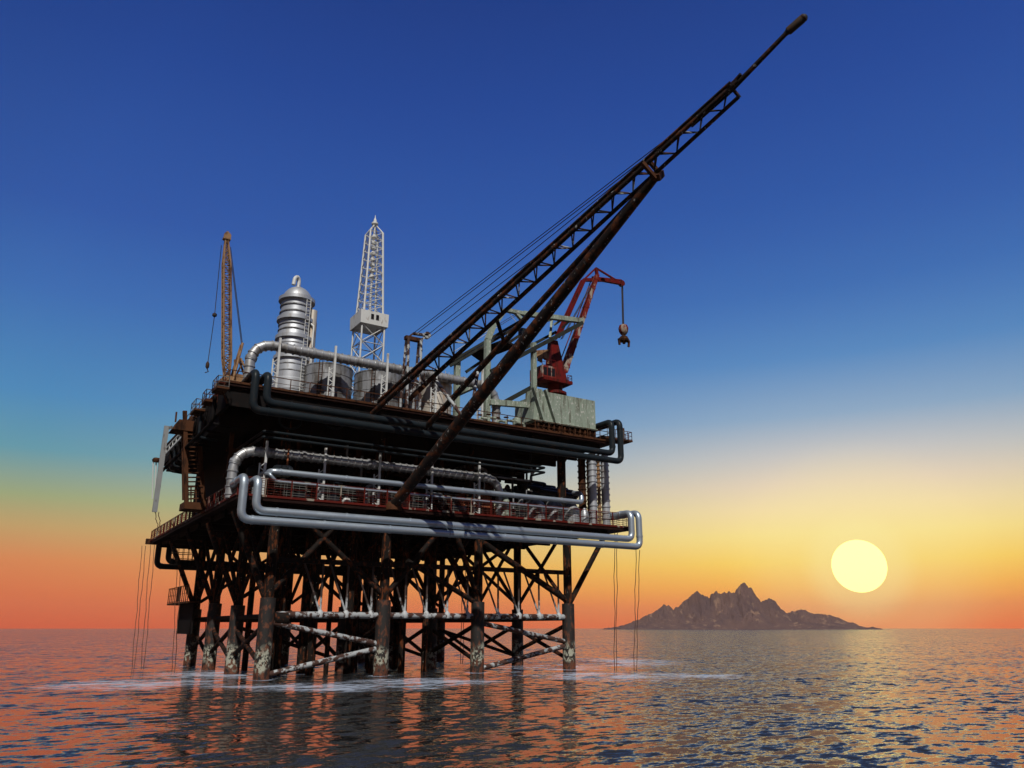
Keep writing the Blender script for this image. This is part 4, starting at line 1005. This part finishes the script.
for i in range(NU + 1):
    u = us[0] + (us[-1] - us[0]) * i / NU
    for j in range(NV + 1):
        v = -DV + 2 * DV * j / NV
        wv = 60 * noise.noise((u * .006, v * .006, 3.3))
        e = max(0, 1 - abs(v + wv * .6) / (DV * .92))
        rid = noise.ridged_multi_fractal((u * .011, v * .011, 1.7), .9, 2.1, 7, 1.0, 2.0) / 2.6
        crag = noise.ridged_multi_fractal((u * .03, v * .02, 4.1), .9, 2.2, 6, 1.0, 2.0) / 2.6
        h = ph(u) * (e ** 1.1) * (.50 + .30 * rid * (1 - .5 * e) + .22 * (crag - .5) * (1 - .4 * e) + .48 * e ** 5)
        low = 26 * max(0, 1 - abs(v + 120) / 90) * (0.4 + noise.noise((u * .012, v * .012, 9))) * (1 if ph(u) > 8 else 0)
        h = max(h, low) + (4 + .05 * ph(u)) * noise.fractal((u * .035, v * .035, 0.5), .7, 2.1, 6) * e - 6 * (e <= .02)
        q = CAM + fw * (DI + v) + rt * u; im.v.append(V((q.x, q.y, h)))
for i in range(NU):
    for j in range(NV):
        a = i * (NV + 1) + j; im.f.append((a, a + NV + 1, a + NV + 2, a + 1))
ISL = weathered('island_rock', (.095, .064, .062), (.070, .052, .058), .42, .62, .015, (1, 1, .4), rough=.95, var=.2, bump=0, fleck=(.19, .125, .095), flo=.58, fhi=.66)  # pale warm flecks stand in for sunlight on the slopes
isl = im.build('island', ISL, smooth=False); isl['kind'] = 'structure'; isl['label'] = 'jagged reddish brown rocky island on the horizon left of the setting sun'

# ------------------------------------------------------------------ setting sun
r = ray(859, 566).normalized(); DS = 26000.0; sp = CAM + r * DS
rs = 25.6 * DS * ray(859, 566).length ** -1 / F
sb = M().lathe(sp, [(rs * math.sin(PI * k / 24), -rs * math.cos(PI * k / 24)) for k in range(25)], 48)
mt, nt, b = new_mat('sun_surface'); nt.nodes.remove(b)
em = nd(nt, 'ShaderNodeEmission'); em.inputs['Color'].default_value = (1, .93, .30, 1); em.inputs['Strength'].default_value = 1.9
lk(nt, em.outputs[0], nt.nodes['Material Output'].inputs['Surface'])
so = sb.build('sun', mt); tag(so, 'large pale yellow setting sun low above the horizon right of the island', 'sun')
SUNDIR = r

# ------------------------------------------------------------------ sky
W = bpy.data.worlds.new('World'); S.world = W; W.use_nodes = True
nt = W.node_tree; bg = nt.nodes['Background']
LEL, LAZ = 49.0, 64.0                         # lamp: elevation, direction of travel in the plane
tc = nd(nt, 'ShaderNodeTexCoord')
nrm = nd(nt, 'ShaderNodeVectorMath', operation='NORMALIZE'); lk(nt, tc.outputs['Generated'], nrm.inputs[0])
sxz = nd(nt, 'ShaderNodeSeparateXYZ'); lk(nt, nrm.outputs[0], sxz.inputs[0])
asn = nd(nt, 'ShaderNodeMath', operation='ARCSINE'); lk(nt, sxz.outputs['Z'], asn.inputs[0])
el = nd_range(nt, asn.outputs[0], 0, math.radians(60))
def lin(c): return tuple((x / 255 / 12.92 if x / 255 <= .04045 else ((x / 255 + .055) / 1.055) ** 2.4) for x in c)
def elev(y, x=512):
    return math.degrees(math.asin(ray(x, y).normalized().z))
def sky_ramp(stops): return ramp(nt, el, [(max(0, min(1, e / 60)), lin(c)) for e, c in stops], 'LINEAR')
LEFT = [(0, (214, 88, 55)), (elev(600, 110), (220, 110, 66)), (elev(562, 110), (216, 134, 82)), (elev(530, 110), (192, 158, 104)), (elev(500, 110), (155, 165, 122)), (elev(455, 110), (98, 152, 168)),
        (elev(400, 110), (76, 136, 184)), (elev(300, 110), (60, 108, 176)), (elev(210, 110), (48, 88, 164)), (elev(80, 300), (34, 70, 146)), (46, (26, 56, 126)), (58, (38, 54, 92))]
RIGHT = [(0, (246, 120, 66)), (elev(605, 860), (246, 150, 80)), (elev(585, 860), (252, 182, 82)), (elev(560, 860), (254, 214, 100)), (elev(532, 860), (253, 228, 142)), (elev(505, 860), (248, 224, 170)), (elev(480, 860), (234, 214, 186)), (elev(450, 860), (204, 200, 196)),
         (elev(410, 860), (150, 174, 198)), (elev(350, 860), (94, 142, 194)), (elev(280, 860), (66, 114, 181)), (elev(180, 860), (48, 92, 168)), (elev(80, 860), (40, 78, 158)), (46, (30, 64, 138)), (58, (40, 58, 98))]
ra, rb = sky_ramp(LEFT), sky_ramp(RIGHT)
dt = nd(nt, 'ShaderNodeVectorMath', operation='DOT_PRODUCT'); lk(nt, nrm.outputs[0], dt.inputs[0]); dt.inputs[1].default_value = SUNDIR
acs = nd(nt, 'ShaderNodeMath', operation='ARCCOSINE'); lk(nt, dt.outputs['Value'], acs.inputs[0])
wf = ramp(nt, nd_range(nt, acs.outputs[0], 0, math.radians(60)), [(0, 1), (.12, .96), (.28, .66), (.48, .34), (.75, .10), (.92, 0)], 'LINEAR')
col = mix(nt, wf.outputs['Color'], ra.outputs['Color'], rb.outputs['Color'])
gl = ramp(nt, nd_range(nt, acs.outputs[0], 0, math.radians(9)), [(0, .62), (.22, .5), (.45, .22), (1, 0)], 'EASE')
col = mix(nt, gl.outputs['Color'], col, lin((255, 240, 168)))
st = nd(nt, 'ShaderNodeTexSky'); st.sky_type = 'NISHITA'; st.sun_disc = False
st.sun_elevation = math.radians(LEL); st.sun_rotation = math.radians(90 - (LAZ + 180))
bg2 = nd(nt, 'ShaderNodeBackground'); lk(nt, st.outputs[0], bg2.inputs['Color']); bg2.inputs['Strength'].default_value = .0015
dusk = ramp(nt, nd_range(nt, acs.outputs[0], math.radians(58), math.radians(140)), [(0, (1, 1, 1)), (.5, (.47, .45, .44)), (1, (.40, .36, .33))])
mulc = nd(nt, 'ShaderNodeMix'); mulc.data_type = 'RGBA'; mulc.blend_type = 'MULTIPLY'; mulc.inputs[0].default_value = 1
lk(nt, col, mulc.inputs[6]); lk(nt, dusk.outputs['Color'], mulc.inputs[7]); col = mulc.outputs[2]
lk(nt, col, bg.inputs['Color']); bg.inputs['Strength'].default_value = 1.0
ad = nd(nt, 'ShaderNodeAddShader'); lk(nt, bg.outputs[0], ad.inputs[0]); lk(nt, bg2.outputs[0], ad.inputs[1])
lk(nt, ad.outputs[0], nt.nodes['World Output'].inputs['Surface'])

# ------------------------------------------------------------------ sea air
hm = bpy.data.materials.new('sea_air'); hm.use_nodes = True; hn = hm.node_tree
hn.nodes.remove(hn.nodes['Principled BSDF'])
pv = hn.nodes.new('ShaderNodeVolumePrincipled'); pv.inputs['Color'].default_value = (.92, .52, .36, 1); pv.inputs['Density'].default_value = 3.2e-5
hn.links.new(pv.outputs[0], hn.nodes['Material Output'].inputs['Volume'])
k = 9200
hz_ = M().box((-k, -k, -8), (k, k, 250)).build('haze', hm, smooth=False); hz_['kind'] = 'stuff'; hz_['label'] = 'thin warm evening haze over the sea'

# ------------------------------------------------------------------ lamp, camera, view
ld_ = bpy.data.lights.new('sun_lamp', 'SUN'); ld_.energy = 4.2; ld_.angle = math.radians(.5); ld_.color = (1, .95, .87)
lo_ = bpy.data.objects.new('sun_lamp', ld_); COL.objects.link(lo_)
la = math.radians(LAZ); le = math.radians(LEL)
dv = V((math.cos(la) * math.cos(le), math.sin(la) * math.cos(le), -math.sin(le)))
lo_.rotation_euler = dv.to_track_quat('-Z', 'Y').to_euler()
cd = bpy.data.cameras.new('camera'); cd.sensor_width = 36; cd.lens = 36 * F / 1024; cd.clip_end = 120000; cd.clip_start = .5
co = bpy.data.objects.new('camera', cd); COL.objects.link(co); co.location = CAM
co.rotation_euler = fwd.to_track_quat('-Z', 'Y').to_euler()
S.camera = co
vs = S.view_settings; vs.view_transform = 'Standard'; vs.look = 'None'; vs.exposure = 0; vs.gamma = 1
S.cycles.max_bounces = 5
